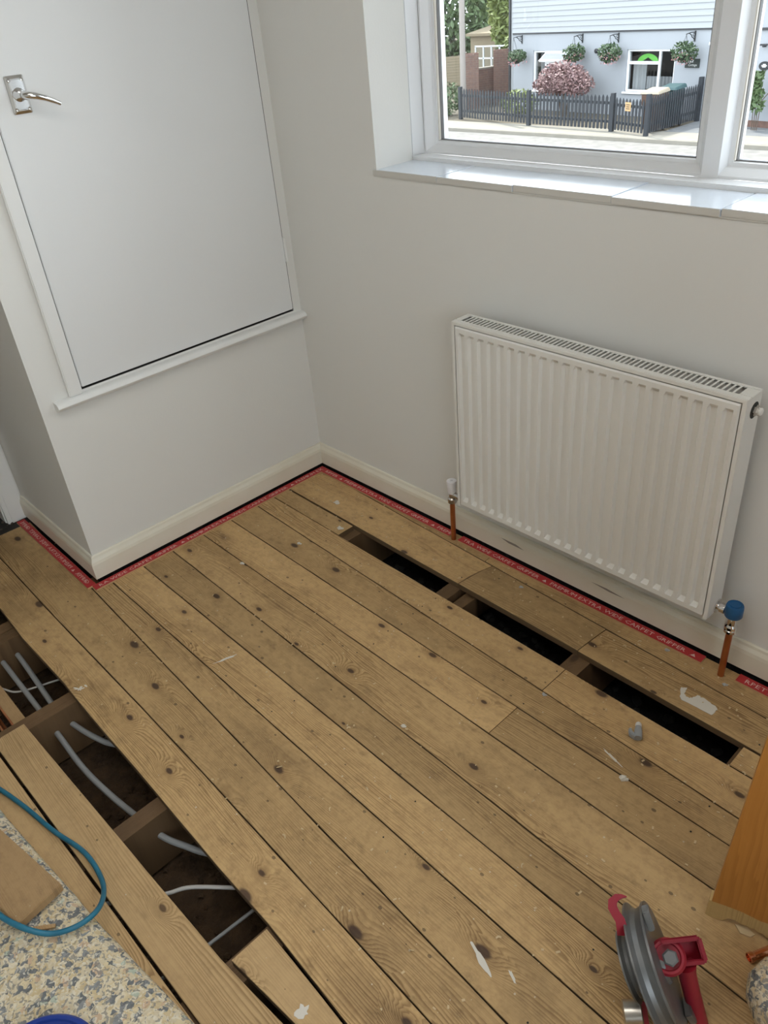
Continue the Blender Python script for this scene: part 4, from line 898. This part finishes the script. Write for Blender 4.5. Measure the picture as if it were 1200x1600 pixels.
fa, fb, fc, fd_, fe = (-18.2,21.10,ZG), (-14.86,20.58,ZG), (-11.66,20.30,ZG), (-10.30,19.90,ZG), (-10.20,22.5,ZG)
t = thing('picket_fence', 'long dark stained picket fence in front of the cottage', 'fence', (-14.9,20.6,ZG)); pickets(t, fa, fb, 24, .95); pickets(t, fb, fc, 23, .95); [post(t, p, 1.0) for p in (fa, fb, fc)]
t = thing('garden_gate', 'dark picket gate carrying a small tan notice', 'gate', (-11,20.1,ZG)); pickets(t, (-11.56,20.27,ZG), (-10.40,19.93,ZG), 9, .90); 
gd = (Vector((-10.40,19.93,ZG))-Vector((-11.56,20.27,ZG))).normalized(); gn = Vector((gd.y,-gd.x,0)); gc = Vector((-11.02,20.11,ZG+.69)) + gn*.03
t = thing('notice', 'small tan notice board fixed to the picket gate', 'sign', tuple(gc)); b = MB(); b.obox(gc, gd*.11, gn*.006, UP*.11); build('plate', b, PLATE, t)
b = MB(); 
for q, tx in enumerate(('MIND', 'THE', 'GARDEN')): pass
for q in range(3): b.obox(gc + gn*.007 + UP*(.05-.05*q), gd*(.075-.01*(q == 1)), gn*.001, UP*.012)
build('print', b, BARK, t)['label'] = 'illegible dark print'
t = thing('picket_fence', 'dark picket fence running back beside the driveway', 'fence', (-10.25,21.2,ZG)); pickets(t, (-10.29,20.0,ZG), fe, 22, .98); post(t, fd_, 1.04); post(t, fe, 1.15)
def wheelie(label, c, bodym, lidm, h=1.05):
    c = Vector(c); t = thing('wheelie_bin', label, 'bin', tuple(c), 'wheelie bins'); b = MB()
    V = [c+Vector((sx*w_,sy*w_,z)) for z, w_ in ((.06,.21),(h-.1,.27)) for sx, sy in ((-1,-1),(1,-1),(1,1),(-1,1))]; b.add(V, [(0,3,2,1),(4,5,6,7),(0,1,5,4),(1,2,6,5),(2,3,7,6),(3,0,4,7)]); build('body', b, bodym, t, bevel=.02)
    b = MB(); b.add([c+Vector((-.30,-.31,h-.10)),c+Vector((.30,-.31,h-.10)),c+Vector((.30,.31,h-.08)),c+Vector((-.30,.31,h-.08)),c+Vector((-.26,-.27,h-.03)),c+Vector((.26,-.27,h-.03)),c+Vector((.26,.29,h+.02)),c+Vector((-.26,.29,h+.02))], [(0,3,2,1),(4,5,6,7),(0,1,5,4),(1,2,6,5),(2,3,7,6),(3,0,4,7)]); build('lid', b, lidm, t, bevel=.015)
    for sx in (-.2,.2): b = MB(); b.lathe(c+Vector((sx-.03,.24,.1)), (1,0,0), [(.1,0),(.1,.06)], 14); build('wheel', b, IRON, t)
wheelie('brown wheelie bin with pale lid behind the picket fence', (-10.62,20.75,ZG), BINB, BINL); wheelie('teal green wheelie bin beside the brown one', (-10.56,21.55,ZG), BING, BING)
# maple
t = thing('maple_shrub', 'rounded purple leaved maple behind the picket fence', 'shrub', (-14.75,22.2,ZG)); b = MB()
for q in range(6):
    a = q*1.05; b.tube([(-14.7+.05*math.cos(a),22.2+.05*math.sin(a),ZG),(-14.7+.18*math.cos(a),22.2+.15*math.sin(a),ZG+.5),(-14.75+.5*math.cos(a),22.2+.4*math.sin(a),ZG+1.1)], [.03,.025,.012], 6)
build('stem', b, BARK, t)
b = MB(); leaves(b, (-14.78,22.2,ZG+1.12), .90,.62,.50, 2300, .055, shell=.35); leaves(b, (-15.2,22.1,ZG+.95), .6,.5,.32, 700, .055); leaves(b, (-14.2,22.2,ZG+.95), .55,.5,.36, 700, .055); stuff(build('foliage', b, MAPLE, t))
def plant(name, label, cat, c, r, n, size, m, stem=None, group=None):
    t = thing(name, label, cat, (c[0],c[1],ZG), group); b = MB(); b.tube([(c[0],c[1],ZG),(c[0]+.03,c[1],(ZG+c[2])/2),(c[0],c[1],c[2])], stem or .03, 7); build('trunk' if name == 'tree' else 'stem', b, BARK, t)
    b = MB(); leaves(b, c, r[0],r[1],r[2], n, size); stuff(build('foliage', b, m, t)); return t
plant('garden_shrub', 'dark green leafy shrub behind the left end of the fence', 'shrub', (-16.3,21.9,ZG+.45), (.75,.5,.4), 500, .07, LEAF1)
plant('garden_shrub', 'dark bramble bush left of the picket fence', 'shrub', (-19.25,21.6,ZG+.55), (.4,.7,.55), 700, .07, LEAF2)
random.seed(11)
tg = 'trees beyond the brick walls'
plant('tree', 'dark green tree at the left edge of the window view', 'tree', (-27.2,30.6,ZG+3.0), (2.2,1.3,3.0), 3800, .17, LEAF2, .12, tg)
plant('tree', 'light yellow green tree beside the cottage corner', 'tree', (-21.3,28.0,ZG+3.0), (1.2,1.0,2.1), 3200, .14, LEAF1, .1, tg)
plant('tree', 'tall bright green tree behind the telegraph pole', 'tree', (-25.4,33.6,ZG+4.4), (2.2,1.3,2.8), 3400, .17, LEAF1, .14, tg)
plant('tree', 'low bright hedge tree behind the tall brick wall', 'tree', (-19.9,26.3,ZG+1.5), (.55,.5,.9), 700, .10, LEAF1, .06, tg)
plant('tree', 'broad dark backdrop tree furthest behind the pole', 'tree', (-28.5,40.5,ZG+4.0), (6.5,2,4.4), 4500, .32, LEAF2, .2, tg)
# telegraph pole
b = MB(); b.tube([(-18.74,21.86,ZG),(-18.72,21.88,ZG+6.5)], [.105,.085], 14); tag(build('telegraph_pole', b, POLEM, smooth=True), 'grey weathered telegraph pole left of the cottage', 'pole')
# brick pillar and garden walls
def brickwall(name, label, c, d, L, Dp, H, coping=False):
    c, d = Vector(c), Vector(d).normalized(); n = Vector((d.y,-d.x,0)); t = thing(name, label, 'wall', tuple(c))
    b = MB(); b.obox(c+UP*H/2, d*(L/2-.008), n*(Dp/2-.008), UP*(H/2)); build('mortar_core', b, MORT, t)
    b = MB(); z = .005; row = 0
    while z < H-.02:
        for side in (-1, 1):
            x = -L/2 - (.11 if row % 2 else 0)
            while x < L/2:
                x0, x1 = max(x, -L/2), min(x+.215, L/2)
                if x1-x0 > .03: b.obox(c + d*(x0+x1)/2 + n*side*(Dp/2-.01) + UP*(z+.0325), d*(x1-x0)/2, n*(.010+random.uniform(0,.003)), UP*.0325)
                x += .225
            if Dp > .15:
                for k in range(max(1, int(Dp/.225))):
                    y0 = -Dp/2 + k*.225; y1 = min(y0+.215, Dp/2); b.obox(c + d*side*(L/2-.01) + n*(y0+y1)/2 + UP*(z+.0325), d*.012, n*(y1-y0)/2, UP*.0325)
        z += .075; row += 1
    stuff(build('brick', b, BRICK, t))
    if coping: b = MB(); b.obox(c+UP*(H+.02), d*(L/2+.02), n*(Dp/2+.02), UP*.02); build('coping', b, PAVE, t)
brickwall('brick_pillar', 'square red brick pillar left of the cottage', (-19.60,23.30,ZG), (.75,.66,0), .52, .45, 1.76)
brickwall('garden_wall', 'low brick wall stepping down between pillar and tall wall', (-19.72,24.42,ZG), (.35,.94,0), 1.5, .22, 1.22, True)
brickwall('garden_wall', 'tall brick wall beside the cottage corner', (-18.95,24.75,ZG), (.80,.60,0), 1.25, .30, 1.76)
# old boundary fence and greenhouse-like frame far left
t = thing('panel_fence', 'old brown panel fence at the far left of the view', 'fence', (-23.4,25.6,ZG)); 
for i in range(14): b = MB(); b.obox((-23.75,25.35,ZG+.12+.1*i), (1.35,1.20,0), (-.01,.012,0), (0,0,.046)); build('slat', b, FENWOOD, t)
b = MB(); b.box((-25.1,24.15,ZG),(-25.0,24.25,ZG+1.45)); build('post', b, FENWOOD, t)
t = thing('greenhouse', 'white framed greenhouse behind the brick pillar', 'greenhouse', (-21.9,26.6,ZG)); b = MB()
for q in range(5): b.box((-22.3+.42*q,26.6,ZG),(-22.25+.42*q,26.65,ZG+1.75))
for z in (.9,1.3,1.72): b.box((-22.3,26.6,ZG+z),(-20.6,26.65,ZG+z+.05))
build('bars', b, WOODS, t); b = MB(); b.box((-22.3,26.63,ZG),(-21.0,26.64,ZG+1.7)); build('pane', b, GLASS, t)
t = thing('garden_shed', 'low brown shed behind the greenhouse', 'shed', (-23.7,30,ZG)); b = MB(); b.box((-24.8,29.2,ZG),(-22.7,31,ZG+1.95)); build('wall', b, FENWOOD, t); b = MB(); b.prism([(-24.9,29.0,ZG+1.95),(-24.9,31.2,ZG+1.95),(-24.9,31.2,ZG+2.3),(-24.9,29.0,ZG+2.05)], (2.3,0,0)); build('roof', b, FENWOOD, t)
# neighbouring house seen right of the mullion
FA2 = Vector((-8.62,22.02,ZG)); F2D = Vector((.99071,-.13602,0)); F2N = FN
def gp2(u, z, out=0): return FA2 + F2D*u + UP*z + F2N*out
nh = thing('neighbour_house', 'white rendered neighbouring house right of the window mullion', 'house', tuple(gp2(2,0)))
b = MB(); b.obox(gp2(2.5,1.78,-.15), F2D*2.5, F2N*.15, UP*1.62); build('wall', b, FACADE, nh)
b = MB(); b.obox(gp2(2.5,.08,-.13), F2D*2.5, F2N*.17, UP*.08); build('plinth', b, BRICK, nh)
b = MB(); b.obox(gp2(2.5,2.31,.01), F2D*2.5, F2N*.03, UP*.03); build('black_band', b, BAND, nh)
b = MB()
for sx_, d0, d1 in ((1.0,0,.02),(.80,.02,.026)): b.prism([gp2(.42+.16*sx_*math.cos(a*math.pi/14), 1.47+.105*sx_*math.sin(a*math.pi/14), d0) for a in range(28)], F2N*(d1-d0))
pq = build('oval_plaque', b, IRON, nh)
b = MB(); b.obox(gp2(.42,1.475,.028), F2D*.075, F2N*.003, UP*.012); b.obox(gp2(.42,1.445,.028), F2D*.05, F2N*.003, UP*.008); b.obox(gp2(.42,1.505,.028), F2D*.04, F2N*.003, UP*.010); build('emblem', b, CHALK, pq)
b = MB(); b.tube([gp2(.36,1.93,0),gp2(.36,1.93,.12)], .03, 8); b.obox(gp2(.36,1.96,.1), F2D*.1, F2N*.02, UP*.02); build('hook', b, IRON, nh)
t = thing('tall_plant', 'tall leafy plant against the neighbouring white house', 'plant', tuple(gp2(.55,0,.45))); b = MB()
for q in range(4): b.tube([gp2(.60+.05*q,0,.45),gp2(.55+.07*q,.7,.45),gp2(.42+.16*q,1.25-.12*q,.42)], .012, 5)
build('stem', b, BARK, t); b = MB()
for q in range(14):
    z = .55+.06*q; leaves(b, gp2(.55+.10*max(0,(1.0-z)) ,z,.45), .30 if z < .95 else .16,.14,.10, 16, .10, shell=.2)
stuff(build('foliage', b, LEAF2, t))
